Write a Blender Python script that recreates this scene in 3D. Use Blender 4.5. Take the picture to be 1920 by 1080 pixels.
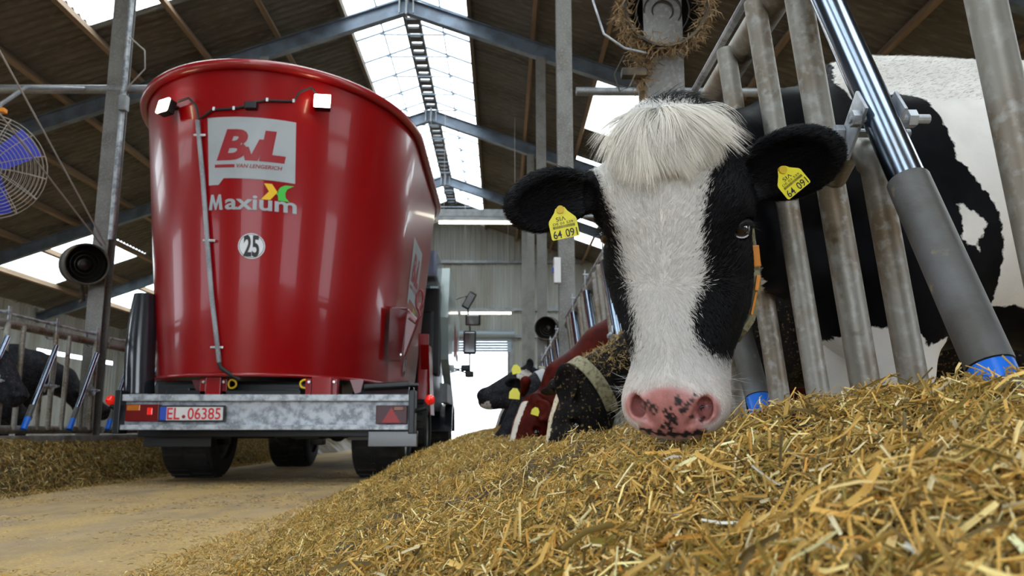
import bpy, bmesh, math, random
import numpy as np
from mathutils import Vector, Matrix
random.seed(4); RNG = np.random.default_rng(7)
SC = bpy.context.scene
for o in list(bpy.data.objects): bpy.data.objects.remove(o)

# ------------------------------------------------------------------ camera, sky, exposure
cam = bpy.data.cameras.new('camera'); camo = bpy.data.objects.new('camera', cam)
SC.collection.objects.link(camo); SC.camera = camo
cam.sensor_width = 36; cam.lens = 28.8; cam.clip_start = .02; cam.clip_end = 400
camo.location = (0, 0, .42)
camo.rotation_euler = (math.radians(90 + 9.9), 0, math.radians(-.735))
cam.dof.use_dof = True; cam.dof.focus_distance = 1.42; cam.dof.aperture_fstop = 10
SC.view_settings.view_transform = 'Standard'; SC.view_settings.look = 'None'
SC.view_settings.exposure = 0.0; SC.view_settings.gamma = 1
W = bpy.data.worlds.new('sky'); SC.world = W; W.use_nodes = True
bg = W.node_tree.nodes['Background']
_n = W.node_tree.nodes; _l = W.node_tree.links
_tc = _n.new('ShaderNodeTexCoord'); _sp = _n.new('ShaderNodeSeparateXYZ'); _rp = _n.new('ShaderNodeValToRGB')
_l.new(_tc.outputs['Generated'], _sp.inputs[0]); _l.new(_sp.outputs['Z'], _rp.inputs[0])
_rp.color_ramp.elements[0].position = 0; _rp.color_ramp.elements[0].color = (.80, .90, 1, 1)
_rp.color_ramp.elements[1].position = .5; _rp.color_ramp.elements[1].color = (.93, .97, 1, 1)
_l.new(_rp.outputs[0], bg.inputs[0]); bg.inputs[1].default_value = 7.2

# ------------------------------------------------------------------ helpers
PI = math.pi
def V(*a): return Vector(a)
def setmat(me, m):
    if m: me.materials.append(m)
def tag(o, label=None, cat=None, group=None, kind=None):
    if label: o['label'] = label
    if cat: o['category'] = cat
    if group: o['group'] = group
    if kind: o['kind'] = kind
    return o
def empty(name, loc, label, cat, group=None):
    o = bpy.data.objects.new(name, None); SC.collection.objects.link(o); o.location = loc
    o.empty_display_size = .1
    return tag(o, label, cat, group)
def link(o, parent=None):
    SC.collection.objects.link(o)
    if parent is not None:
        o.parent = parent
        w = Vector((0, 0, 0)); p = parent
        while p is not None: w += p.location; p = p.parent
        o.location = -w          # parts are modelled in world coordinates
    return o
class MB:
    """collects shapes (world coordinates) and links them as one mesh"""
    def __init__(s): s.v = []; s.f = []
    def add(s, vs, fs):
        k = len(s.v); s.v += [tuple(v) for v in vs]; s.f += [tuple(i + k for i in f) for f in fs]; return s
    def box(s, c, d, R=None):
        vs = []
        for x in (-.5, .5):
            for y in (-.5, .5):
                for z in (-.5, .5):
                    p = Vector((x*d[0], y*d[1], z*d[2]))
                    if R is not None: p = R @ p
                    vs.append(p + Vector(c))
        return s.add(vs, [(0,1,3,2),(4,6,7,5),(0,4,5,1),(2,3,7,6),(0,2,6,4),(1,5,7,3)])
    def bev(s, c, d, b=.01, R=None):
        """box with chamfered edges"""
        bm = bmesh.new(); bmesh.ops.create_cube(bm, size=1)
        for v in bm.verts: v.co = Vector((v.co.x*d[0], v.co.y*d[1], v.co.z*d[2]))
        bmesh.ops.bevel(bm, geom=bm.edges[:], offset=b, segments=2, affect='EDGES', profile=.7)
        bm.verts.index_update()
        vs = [((R @ v.co) if R is not None else v.co) + Vector(c) for v in bm.verts]
        fs = [[v.index for v in f.verts] for f in bm.faces]; bm.free()
        return s.add(vs, fs)
    def tube(s, pts, r, n=12, cap=True, closed=False):
        pts = [Vector(p) for p in pts]; N = len(pts)
        rs = r if isinstance(r, (list, tuple)) else [r]*N
        vs = []; up = None
        for i, p in enumerate(pts):
            if closed: t = pts[(i+1) % N] - pts[i-1]
            else: t = pts[min(i+1, N-1)] - pts[max(i-1, 0)]
            t.normalize()
            if up is None:
                up = Vector((0, 0, 1)) if abs(t.z) < .9 else Vector((0, 1, 0))
            a = t.cross(up).normalized(); b = a.cross(t).normalized(); up = b
            for k in range(n):
                an = 2*PI*k/n; vs.append(p + a*math.cos(an)*rs[i] + b*math.sin(an)*rs[i])
        fs = []
        for i in range(N if closed else N-1):
            j = (i+1) % N
            for k in range(n):
                fs.append((i*n+k, i*n+(k+1) % n, j*n+(k+1) % n, j*n+k))
        if cap and not closed:
            fs.append(tuple(range(n))[::-1]); fs.append(tuple(range((N-1)*n, N*n)))
        return s.add(vs, fs)
    def lathe(s, prof, c, axis, n=32, closed=False):
        """prof: list of (radius, distance along axis)"""
        ax = Vector(axis).normalized(); up = Vector((0, 0, 1)) if abs(ax.z) < .9 else Vector((0, 1, 0))
        a = ax.cross(up).normalized(); b = ax.cross(a); c = Vector(c); vs = []
        for (r, h) in prof:
            for k in range(n):
                an = 2*PI*k/n; vs.append(c + ax*h + (a*math.cos(an) + b*math.sin(an))*r)
        fs = []; m = len(prof)
        for i in range(m if closed else m-1):
            j = (i+1) % m
            for k in range(n): fs.append((i*n+k, j*n+k, j*n+(k+1) % n, i*n+(k+1) % n))
        return s.add(vs, fs)
    def prism(s, poly, ext):
        """poly: list of 3D points, ext: extrusion vector"""
        n = len(poly); e = Vector(ext); vs = [Vector(p) for p in poly] + [Vector(p)+e for p in poly]
        return s.add(vs, [tuple(range(n))[::-1], tuple(range(n, 2*n))] + [(i, (i+1) % n, n+(i+1) % n, n+i) for i in range(n)])
    def build(s, name, m, parent=None, smooth=None, label=None, kind=None):
        me = bpy.data.meshes.new(name); me.from_pydata(s.v, [], s.f); 
        bm = bmesh.new(); bm.from_mesh(me); bmesh.ops.recalc_face_normals(bm, faces=bm.faces); bm.to_mesh(me); bm.free()
        setmat(me, m); o = bpy.data.objects.new(name, me); link(o, parent)
        if smooth:
            me.shade_smooth(); me.set_sharp_from_angle(angle=math.radians(smooth))
        if label: o['label'] = label
        if kind: o['kind'] = kind
        return o
def arrays_mesh(name, v, faces, m, parent=None, smooth=False, cols=None, kind=None, nper=4):
    """fast mesh from numpy arrays; faces (F,nper)"""
    me = bpy.data.meshes.new(name); v = np.asarray(v, np.float32); faces = np.asarray(faces, np.int32)
    me.vertices.add(len(v)); me.vertices.foreach_set('co', v.ravel())
    me.loops.add(faces.size); me.loops.foreach_set('vertex_index', faces.ravel())
    me.polygons.add(len(faces)); me.polygons.foreach_set('loop_start', np.arange(0, faces.size, nper, dtype=np.int32))
    me.update(calc_edges=True); me.validate()
    if cols is not None:
        ca = me.color_attributes.new('Col', 'FLOAT_COLOR', 'POINT')
        c = np.ones((len(v), 4), np.float32); c[:, :3] = cols; ca.data.foreach_set('color', c.ravel())
    if smooth: me.shade_smooth()
    setmat(me, m); o = bpy.data.objects.new(name, me); link(o, parent)
    if kind: o['kind'] = kind
    return o

# ------------------------------------------------------------------ materials
def M(name, base, rough=.5, metal=0., layers=(), bump=None, coat=0., spec=.5, trans=0., emit=None, estr=0., stretch=None):
    """layers: (noise scale, colour, low, high, detail) painted over the base by a noise threshold"""
    m = bpy.data.materials.new(name); m.use_nodes = True; nt = m.node_tree; N = nt.nodes; L = nt.links
    b = N['Principled BSDF']; b.inputs['Roughness'].default_value = rough; b.inputs['Metallic'].default_value = metal
    b.inputs['Specular IOR Level'].default_value = spec
    b.inputs['Coat Weight'].default_value = coat; b.inputs['Coat Roughness'].default_value = .06
    b.inputs['Transmission Weight'].default_value = trans
    if emit: b.inputs['Emission Color'].default_value = (*emit, 1); b.inputs['Emission Strength'].default_value = estr
    tc = N.new('ShaderNodeTexCoord'); vec = tc.outputs['Object']
    if stretch:
        mp = N.new('ShaderNodeMapping'); mp.inputs['Scale'].default_value = stretch; L.new(vec, mp.inputs[0]); vec = mp.outputs[0]
    rgb = N.new('ShaderNodeRGB'); rgb.outputs[0].default_value = (*base, 1); cur = rgb.outputs[0]
    for ly in layers:
        sc, col, lo, hi = ly[:4]; det = ly[4] if len(ly) > 4 else 5
        nz = N.new('ShaderNodeTexNoise'); nz.inputs['Scale'].default_value = sc; nz.inputs['Detail'].default_value = det
        L.new(vec, nz.inputs['Vector'])
        mr = N.new('ShaderNodeMapRange'); mr.inputs[1].default_value = lo; mr.inputs[2].default_value = hi
        L.new(nz.outputs['Fac'], mr.inputs[0])
        mx = N.new('ShaderNodeMix'); mx.data_type = 'RGBA'; L.new(mr.outputs[0], mx.inputs[0])
        L.new(cur, mx.inputs[6]); mx.inputs[7].default_value = (*col, 1); cur = mx.outputs[2]
    L.new(cur, b.inputs['Base Color'])
    if bump:
        nz = N.new('ShaderNodeTexNoise'); nz.inputs['Scale'].default_value = bump[0]; nz.inputs['Detail'].default_value = 6
        L.new(vec, nz.inputs['Vector']); bp = N.new('ShaderNodeBump'); bp.inputs['Strength'].default_value = bump[1]
        bp.inputs['Distance'].default_value = bump[2] if len(bump) > 2 else .01
        L.new(nz.outputs['Fac'], bp.inputs['Height']); L.new(bp.outputs[0], b.inputs['Normal'])
    return m
m_red = M('red_paint', (.29, .0006, .0025), .30, 0, coat=.22, spec=.22, bump=(1.6, .05, .02))
m_redlip = M('red_paint_lip', (.30, .004, .008), .32, coat=.4)
m_darkred = M('dark_red_bracket', (.15, .002, .006), .35, coat=.3)
m_galv = M('galvanised', (.50, .53, .58), .45, .45, [(14, (.22, .24, .27), .4, .6), (60, (.5, .52, .55), .55, .7)], bump=(40, .08))
m_galvbeam = M('galvanised_beam', (.30, .31, .33), .5, .5, [(6, (.20, .21, .23), .4, .65), (90, (.4, .41, .43), .55, .7)])
m_steelpost = M('weathered_column', (.21, .205, .20), .55, .3, [(5, (.15, .14, .13), .4, .65), (60, (.27, .265, .25), .5, .7)])
m_rafter = M('rafter_steel', (.15, .19, .25), .5, .3, [(4, (.10, .12, .16), .4, .6)])
m_pipe = M('dirty_galvanised_pipe', (.27, .255, .23), .5, .55, [(7, (.17, .12, .07), .45, .7), (50, (.34, .33, .31), .5, .68), (16, (.12, .085, .05), .62, .72)], bump=(70, .15, .004))
m_chrome = M('worn_bright_steel', (.22, .27, .36), .20, 1., [(9, (.2, .2, .2), .55, .75)])
m_sleeve = M('grey_dirty_sleeve', (.12, .12, .125), .5, .1, [(30, (.3, .25, .15), .62, .70), (9, (.08, .075, .07), .4, .6)], bump=(50, .3, .004))
m_blue = M('blue_plastic', (.01, .16, .75), .3, 0, [(22, (.02, .03, .05), .6, .7)])
m_wood = M('purlin_timber', (.24, .16, .10), .8, 0, [(8, (.15, .095, .055), .4, .65)], stretch=(1, .1, 1))
m_roof = M('fibre_cement_sheet', (.115, .105, .095), .85, 0, [(1.3, (.08, .072, .062), .4, .62), (14, (.15, .14, .125), .5, .7)], stretch=(.35, 1.6, .35))
m_wall = M('corrugated_wall_sheet', (.36, .37, .36), .6, .1, [(1.5, (.27, .26, .23), .4, .65)], stretch=(1, 1, .2))
m_conc = M('curb_concrete', (.28, .27, .255), .85, 0, [(8, (.17, .155, .13), .4, .65)], bump=(40, .3, .006))
m_black = M('black_rubber', (.012, .012, .013), .55, bump=(60, .15, .003))
m_tyre = M('tyre_rubber', (.010, .010, .011), .7, 0, [(9, (.028, .024, .020), .5, .7)], bump=(30, .3, .006))
m_blackmetal = M('black_metal', (.010, .011, .013), .35, .3)
m_blacksheen = M('black_plastic_shield', (.016, .019, .026), .22, 0, coat=.5)
m_decal = M('decal_grey', (.40, .43, .47), .4, 0, [(3, (.33, .36, .38), .4, .7)])
m_decalred = M('decal_red', (.30, .003, .010), .4)
m_decalwhite = M('decal_white', (.75, .75, .8), .4)
m_decaly = M('decal_yellow', (.85, .50, .01), .4)
m_decalg = M('decal_green', (.06, .52, .06), .4)
m_ink = M('black_ink', (.012, .012, .012), .5)
m_yellow = M('yellow_paint', (.85, .55, .01), .4)
m_tagy = M('yellow_tag_plastic', (.80, .72, .03), .35, 0, [(40, (.6, .5, .05), .6, .75)])
m_orange = M('orange_plastic', (.85, .28, .01), .35)
m_strap = M('collar_strap', (.30, .27, .16), .7, 0, [(60, (.12, .1, .06), .45, .65)])
m_lampred = M('lamp_red', (.16, .003, .002), .3, spec=.3)
m_lampredlit = M('lamp_red_dot', (.8, .02, .01), .15, coat=.6, emit=(1, .02, .01), estr=.25)
m_amber = M('lamp_amber', (.5, .14, .01), .2, coat=.5)
m_chain = M('bolt_zinc', (.55, .55, .55), .3, 1.)
m_white = M('white_plate', (.72, .70, .70), .35)
m_eu = M('plate_blue', (.02, .07, .45), .4)
m_platered = M('plate_red', (.62, .02, .03), .4)
m_panel = M('grey_body_panel', (.42, .50, .50), .3, 0, [(2, (.34, .41, .42), .4, .7)], coat=.4)
m_glass = M('dark_glass', (.05, .06, .08), .06, 0, coat=1)
m_wire = M('thin_wire', (.30, .27, .25), .5, .4)
m_drum = M('dusty_dark_drum', (.05, .042, .035), .7, .2, [(9, (.15, .11, .065), .5, .68)], bump=(25, .4, .01))
m_drumin = M('drum_inside', (.035, .03, .028), .35, .7)
m_blade = M('blue_fan_blade', (.015, .03, .50), .35)
m_cage = M('fan_cage_wire', (.42, .37, .32), .5, .3)
m_hoof = M('hoof', (.06, .045, .035), .6)
m_tube = M('fluorescent_tube', (1, 1, .9), .4, emit=(1, .93, .74), estr=5)
m_work = M('work_lamp_glow', (1, .95, .8), .3, emit=(1, .86, .55), estr=30)
def translucent():
    m = bpy.data.materials.new('translucent_sheet'); m.use_nodes = True; N = m.node_tree.nodes; L = m.node_tree.links
    N.remove(N['Principled BSDF']); out = N['Material Output']
    t = N.new('ShaderNodeBsdfTransparent'); t.inputs[0].default_value = (.80, .86, .86, 1)
    d = N.new('ShaderNodeBsdfTranslucent'); d.inputs[0].default_value = (.75, .78, .74, 1)
    x = N.new('ShaderNodeMixShader'); x.inputs[0].default_value = .35
    L.new(t.outputs[0], x.inputs[1]); L.new(d.outputs[0], x.inputs[2]); L.new(x.outputs[0], out.inputs[0]); return m
m_sky = translucent()
def floor_mat():
    m = bpy.data.materials.new('feed_alley_floor'); m.use_nodes = True; N = m.node_tree.nodes; L = m.node_tree.links
    b = N['Principled BSDF']; b.inputs['Roughness'].default_value = .82
    tc = N.new('ShaderNodeTexCoord'); mp = N.new('ShaderNodeMapping'); mp.inputs['Scale'].default_value = (1.3, .35, 1)
    L.new(tc.outputs['Object'], mp.inputs[0])
    def nz(s, d, vec, r=.6):
        n = N.new('ShaderNodeTexNoise'); n.inputs['Scale'].default_value = s; n.inputs['Detail'].default_value = d
        n.inputs['Roughness'].default_value = r; L.new(vec, n.inputs['Vector']); return n.outputs['Fac']
    def ramp(f, a, c):
        r = N.new('ShaderNodeMapRange'); r.inputs[1].default_value = a; r.inputs[2].default_value = c; L.new(f, r.inputs[0]); return r.outputs[0]
    def mix(f, a, c):
        x = N.new('ShaderNodeMix'); x.data_type = 'RGBA'; L.new(f, x.inputs[0])
        for s, q in ((6, a), (7, c)):
            if isinstance(q, tuple): x.inputs[s].default_value = (*q, 1)
            else: L.new(q, x.inputs[s])
        return x.outputs[2]
    conc = mix(ramp(nz(3, 6, tc.outputs['Object']), .35, .65), (.23, .165, .10), (.36, .26, .155))
    dust = mix(ramp(nz(60, 4, tc.outputs['Object']), .35, .65), (.42, .26, .075), (.62, .42, .14))
    big = ramp(nz(1.6, 8, mp.outputs[0], .75), .40, .58)
    sm = ramp(nz(70, 3, tc.outputs['Object'], .8), .50, .60)
    mu = N.new('ShaderNodeMath'); mu.operation = 'MULTIPLY'; L.new(big, mu.inputs[0])
    ad = N.new('ShaderNodeMath'); ad.operation = 'ADD'; ad.inputs[1].default_value = .45; ad.use_clamp = True; L.new(sm, ad.inputs[0]); L.new(ad.outputs[0], mu.inputs[1])
    c2 = mix(mu.outputs[0], conc, dust)
    sp = ramp(nz(220, 2, tc.outputs['Object'], .7), .64, .70)
    c3 = mix(sp, c2, (.62, .46, .20)); L.new(c3, b.inputs['Base Color'])
    bp = N.new('ShaderNodeBump'); bp.inputs['Strength'].default_value = .5; bp.inputs['Distance'].default_value = .01
    L.new(nz(45, 6, tc.outputs['Object']), bp.inputs['Height']); L.new(bp.outputs[0], b.inputs['Normal'])
    return m
m_floor = floor_mat()
def straw_mat():
    m = bpy.data.materials.new('chopped_feed'); m.use_nodes = True; N = m.node_tree.nodes; L = m.node_tree.links
    b = N['Principled BSDF']; b.inputs['Roughness'].default_value = .6; b.inputs['Specular IOR Level'].default_value = .35
    a = N.new('ShaderNodeVertexColor'); a.layer_name = 'Col'; L.new(a.outputs[0], b.inputs['Base Color'])
    t = N.new('ShaderNodeBsdfTranslucent'); L.new(a.outputs[0], t.inputs[0])
    x = N.new('ShaderNodeMixShader'); x.inputs[0].default_value = .2
    L.new(b.outputs[0], x.inputs[1]); L.new(t.outputs[0], x.inputs[2]); L.new(x.outputs[0], N['Material Output'].inputs[0]); return m
m_straw = straw_mat()

# text as flat mesh data (x right, y up), centred
def text_geo(body, size, bold=0., shear=0., xs=1., spacing=1.):
    c = bpy.data.curves.new('t', 'FONT'); c.body = body; c.size = size; c.offset = bold; c.shear = shear
    c.space_character = spacing; c.resolution_u = 4; c.align_x = 'CENTER'; c.align_y = 'CENTER'
    o = bpy.data.objects.new('t', c); SC.collection.objects.link(o); bpy.context.view_layer.update()
    dg = bpy.context.evaluated_depsgraph_get(); me = bpy.data.meshes.new_from_object(o.evaluated_get(dg))
    vs = [(v.co.x*xs, v.co.y) for v in me.vertices]; fs = [tuple(p.vertices) for p in me.polygons]
    bpy.data.objects.remove(o); bpy.data.curves.remove(c); bpy.data.meshes.remove(me)
    return vs, fs
def fit_text(body, x0, x1, y0, y1, bold=0., shear=0.):
    """text stretched to fill a rectangle"""
    vs, fs = text_geo(body, 1., bold, shear); a = np.array(vs)
    lo, hi = a.min(0), a.max(0); a = (a - lo)/(hi - lo)*[x1-x0, y1-y0] + [x0, y0]
    return [tuple(p) for p in a], fs
def decal(name, geo, fn, m, parent, thick=0., cut=None):
    """maps flat geometry through fn(u,v)->3D; cut = u spacing of extra vertical cuts so that it follows a curve"""
    vs, fs = geo; bm = bmesh.new(); bv = [bm.verts.new((x, y, 0)) for x, y in vs]
    for f in fs:
        try: bm.faces.new([bv[i] for i in f])
        except ValueError: pass
    bm.normal_update(); bmesh.ops.triangulate(bm, faces=bm.faces[:], ngon_method='EAR_CLIP')
    if cut:
        xs = [v[0] for v in vs]; x = math.ceil(min(xs)/cut)*cut
        while x < max(xs):
            bmesh.ops.bisect_plane(bm, geom=bm.verts[:]+bm.edges[:]+bm.faces[:], plane_co=(x, 0, 0), plane_no=(1, 0, 0)); x += cut
    for v in bm.verts: v.co = Vector(fn(v.co.x, v.co.y))
    me = bpy.data.meshes.new(name); bm.to_mesh(me); bm.free(); setmat(me, m)
    o = bpy.data.objects.new(name, me); link(o, parent); return o
def poly_geo(pts): return list(pts), [tuple(range(len(pts)))]
# ------------------------------------------------------------------ barn shell
HR, SL, CX = 8.0, .357, -1.66           # ridge height, slope, ridge X
XL, XR, Y0, Y1 = -13.2, 9.9, -9.0, 28.4
def rz(x): return HR - SL*abs(x - CX)
def struct(name, mb, m, smooth=None): return mb.build(name, m, None, smooth, kind='structure')
fl = MB(); fl.add([(XL-.3, Y0, 0), (XR+.3, Y0, 0), (XR+.3, Y1+.2, 0), (XL-.3, Y1+.2, 0), (XL-.3, Y0, -.2), (XR+.3, Y0, -.2), (XR+.3, Y1+.2, -.2), (XL-.3, Y1+.2, -.2)],
   [(0, 1, 2, 3), (7, 6, 5, 4), (0, 4, 5, 1), (1, 5, 6, 2), (2, 6, 7, 3), (3, 7, 4, 0)])
struct('floor', fl, m_floor)
m_yard = M('yard_ground', (.42, .36, .30), .9, 0, [(.8, (.30, .28, .2), .4, .6)])
g = MB(); g.add([(-80, -60, -.22), (80, -60, -.22), (80, 150, -.22), (-80, 150, -.22)], [(0, 1, 2, 3)])
struct('ground', g, m_yard)
# translucent openings: (x0, x1, y0, y1)
PUR = [1.06, 2.2, 3.36, 4.5, 5.66, 6.82, 7.98, 9.14, 10.3]
OPEN_L = [(-6.16, -3.86, 8.9, 11.5), (-12.0, -9.64, 18.95, 21.8), (-12.0, -9.64, 24.0, 26.8), (-6.16, -3.86, -1.5, 1.5), (-12.0, -9.64, 3.5, 6.5), (-12, -9.64, 10.5, 13.)]
OPEN_R = [(1.72, 4.04, 13.95, 16.55), (1.72, 4.04, 18.4, 21.), (1.72, 4.04, 23.3, 25.9), (1.72, 4.04, -2, 1.), (1.72, 4.04, 4.0, 6.6), (6.32, 8.64, 4., 7.)]
WL = .177
def roof_side(sg, opens):
    xb = sorted({CX+sg*1.06, XL-.4 if sg < 0 else XR+.4} | {x for o in opens for x in o[:2]})
    vs = []; fs = []; ws = []; wf = []
    ys = np.arange(Y0-.3, Y1+.3, WL/8); prof = .022*np.cos(ys/WL*2*PI)
    for i in range(len(xb)-1):
        xa, xc = xb[i], xb[i+1]
        for j in range(len(ys)-1):
            ym = (ys[j]+ys[j+1])/2; xm = (xa+xc)/2
            isop = any(o[0] < xm < o[1] and o[2] < ym < o[3] for o in opens)
            T, F = (ws, wf) if isop else (vs, fs); k = len(T)
            T += [(xa, ys[j], rz(xa)+prof[j]), (xc, ys[j], rz(xc)+prof[j]), (xc, ys[j+1], rz(xc)+prof[j+1]), (xa, ys[j+1], rz(xa)+prof[j+1])]
            F.append((k, k+1, k+2, k+3))
    return vs, fs, ws, wf
wn = [0]
for sg, opens in ((-1, OPEN_L), (1, OPEN_R)):
    vs, fs, ws, wf = roof_side(sg, opens)
    v = np.array(vs); f = np.array(fs)
    o = arrays_mesh('ceiling', v, f, m_roof, kind='structure')
    bm = bmesh.new(); bm.from_mesh(o.data); bmesh.ops.remove_doubles(bm, verts=bm.verts, dist=1e-4); bm.to_mesh(o.data); bm.free(); o.data.shade_smooth()
    # one window per translucent sheet group
    w = np.array(ws); q = w.reshape(-1, 4, 3)
    for op in opens:
        c = q.mean(1); s = (c[:, 0] > op[0]) & (c[:, 0] < op[1]) & (c[:, 1] > op[2]) & (c[:, 1] < op[3])
        if not s.any(): continue
        vv = q[s].reshape(-1, 3); wn[0] += 1
        arrays_mesh('window_%d' % wn[0], vv, np.arange(len(vv)).reshape(-1, 4), m_sky, kind='structure')
# ridge skylight
rs = MB()
for sg in (-1, 1):
    rs.add([(CX, Y0, HR+.05), (CX+sg*1.06, Y0, rz(CX+1.06)+.03), (CX+sg*1.06, 26.4, rz(CX+1.06)+.03), (CX, 26.4, HR+.05)], [(0, 1, 2, 3)])
wn[0] += 1; struct('window_%d' % wn[0], rs, m_sky)
endcap = MB()
for sg in (-1, 1):
    endcap.add([(CX, 26.4, HR+.03), (CX+sg*1.06, 26.4, rz(CX+1.06)+.01), (CX+sg*1.06, Y1+.3, rz(CX+1.06)+.01), (CX, Y1+.3, HR+.03)], [(0, 1, 2, 3)])
struct('ceiling', endcap, m_roof)
m_bar = M('skylight_bar', (.20, .25, .32), .5, .2)
bar = MB(); y = Y0+.3
while y < 26.4:
    for sg in (-1, 1):
        bar.tube([(CX+sg*.1, y, HR-.06), (CX+sg*1.06, y, rz(CX+1.06)-.04)], .020, 6)
    bar.tube([(CX-.62, y, HR-.28), (CX+.62, y, HR-.28)], .016, 6)
    y += .92
for sg in (-1, 1):
    x = CX+sg*.56; bar.box((x, (Y0+26.4)/2, rz(x)-.02), (.025, 26.4-Y0, .03))
struct('trim_1', bar, m_bar)
lad = MB()
for dx in (-.13, .13): lad.box((CX+dx, (Y0+Y1)/2, HR-.10), (.05, Y1-Y0, .10))
y = Y0
while y < Y1: lad.box((CX, y, HR-.10), (.26, .20, .05)); y += .34
struct('trim_2', lad, M('ridge_ladder', (.07, .07, .08), .7))
cb = MB()
for sg in (-1, 1): x = CX+sg*1.09; cb.box((x, (Y0+Y1)/2, rz(x)-.06), (.07, Y1-Y0, .14))
struct('trim_3', cb, M('skylight_curb', (.10, .075, .055), .8))

# timber purlins, each a thing of its own
for sg, side in ((-1, 'left'), (1, 'right')):
    for k, d in enumerate(PUR[1:]):
        x = CX + sg*d
        R = Matrix.Rotation(sg*math.atan(SL), 3, 'Y')
        o = MB().box((x, (Y0+Y1)/2, rz(x)-.10), (.07, Y1-Y0, .14), R).build('purlin', m_wood)
        tag(o, 'long timber purlin under the %s roof slope, %s from the ridge' % (side, ['first', 'second', 'third', 'fourth', 'fifth', 'sixth', 'seventh', 'eighth'][k]), 'beam', 'timber purlins')

# rafters (steel I beams) and columns, per frame
def ibeam(mb, a, b, w, h, up=(0, 0, 1), t=.012):
    a, b = Vector(a), Vector(b); d = (b-a); L = d.length; d.normalize(); u = Vector(up); s = d.cross(u).normalized(); u = s.cross(d).normalized()
    R = Matrix((d, s, u)).transposed(); c = (a+b)/2
    mb.box(c + u*(h/2-t/2), (L, w, t), R); mb.box(c - u*(h/2-t/2), (L, w, t), R); mb.box(c, (L, t, h-2*t), R)
BXL, BXR = -3.95, .66
ords = ['nearest', 'second', 'third', 'fourth', 'fifth', 'sixth', 'seventh']
FR = [-6.8, -1.8, 3.2, 8.2, 13.2, 18.2, 23.2]
for k, y in enumerate(FR):
    t = empty('roof_frame', (CX, y, 0), ('bluish grey steel roof rafter pair, %s frame ahead' % ords[k-2]) if k >= 2 else ('bluish grey steel roof rafter pair %s behind the feed alley entrance' % ords[k]), 'rafter', 'steel rafter pairs')
    dz = .32
    for sg, xe in ((-1, XL), (1, XR)):
        b = MB(); ibeam(b, (CX, y, HR-dz), (xe, y, rz(xe)-dz), .14, .26); b.build('rafter', m_rafter, t)
    pl = MB(); pl.box((CX, y, HR-dz), (.03, .16, .34))
    for dx in (-.12, .12): pl.box((CX+dx, y, HR-dz-.02), (.02, .15, .26))
    pl.build('ridge_plate', m_galvbeam, t)
    for side, x, xo in (('left', BXL-.10, None), ('right', BXR, None)):
        if k < 2: continue
        m = m_steelpost
        c = MB(); ibeam(c, (x, y, 0), (x, y, rz(x)-dz-.12), .16, .16, up=(0, 1, 0)); 
        tag(c.build('column', m), 'grey steel column on the %s barrier line, %s along the barn' % (side, ords[k-2]), 'column', 'steel columns')
for y in (8.2,):
    o = MB().tube([(-8.9, y-.05, 3.93), (-2.9, y-.05, 3.95)], .045, 12).build('tie_pipe', m_galvbeam, None, 40)
    tag(o, 'thin grey pipe running crosswise through the left column above the cage fan', 'pipe')
    o = MB().tube([(.78, y-.05, 3.95), (3.4, y-.05, 3.95)], .045, 12).build('tie_pipe', m_galvbeam, None, 40)
    tag(o, 'thin grey pipe running right from the second right column', 'pipe')

# walls: corrugated sheets
def corr_wall(name, p0, p1, z0, z1f, holes=(), amp=.02, wl=.2):
    """wall along p0->p1 with vertical corrugation"""
    p0, p1 = Vector((*p0, 0)), Vector((*p1, 0)); L = (p1-p0).length; d = (p1-p0)/L; n = Vector((-d.y, d.x, 0))
    us = [0]; u = 0; k = 0
    seq = [(wl*.30, 0), (wl*.12, 1), (wl*.46, 1), (wl*.12, 0)]
    lev = [0]
    while u < L:
        du, l = seq[k % 4]; u += du; k += 1; us.append(min(u, L)); lev.append(l)
    hs = sorted({h for H in holes for h in H[2:4]})
    vs = []; fs = []
    for i in range(len(us)-1):
        um = (us[i]+us[i+1])/2
        cuts = [z0]
        pa, pb = p0+d*us[i]+n*amp*lev[i], p0+d*us[i+1]+n*amp*lev[i+1]
        blocked = [(H[2], H[3]) for H in holes if H[0] < um < H[1]]
        segs = []; z = z0; top = (z1f(pa), z1f(pb))
        for a, b in sorted(blocked):
            if a > z: segs.append((z, z, a, a))
            z = b
        segs.append((z, z, *top))
        for a0, a1, b0, b1 in segs:
            k2 = len(vs); vs += [(pa.x, pa.y, a0), (pb.x, pb.y, a1), (pb.x, pb.y, b1), (pa.x, pa.y, b0)]; fs.append((k2, k2+1, k2+2, k2+3))
    o = arrays_mesh(name, np.array(vs), np.array(fs), m_wall, kind='structure'); return o
# end wall with the drive-through doorway x -4.2..0.28
corr_wall('wall_back', (XL, Y1), (XR, Y1), 0, lambda p: rz(p.x)-.02, [(XL*-1-4.2, XL*-1+.22, 0, 3.55)])
corr_wall('wall_front_added', (XR, Y0), (XL, Y0), 0, lambda p: rz(p.x)-.02, [(8.0, 14.6, 0, 4.2)])  # unseen wall behind the camera, added to cut bright reflections on the tub
gt = MB()
for z in (3.66, 4.6, 6.3):
    gt.box((-8.6, Y1-.07, z), (8.4, .08, .10)); gt.box((CX+.0, Y1-.07, z), (5.3, .08, .10)); gt.box((5.3, Y1-.07, z), (9.0, .08, .10))
gt.box((.34, Y1-.06, 1.77), (.12, .1, 3.55)); gt.box((-4.3, Y1-.06, 1.77), (.12, .1, 3.55)); gt.box((CX-.3, Y1-.03, 3.62), (4.9, .10, .16))
struct('trim_4', gt, m_galvbeam)
rd = MB()                                   # rolled-up door curtain
for k in range(6): rd.box((CX-.3, Y1-.14, 3.15+.09*k), (4.6, .03, .08))
rd.tube([(CX-2.6, Y1-.24, 3.72), (CX+2.1, Y1-.24, 3.72)], .12, 14)
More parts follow.
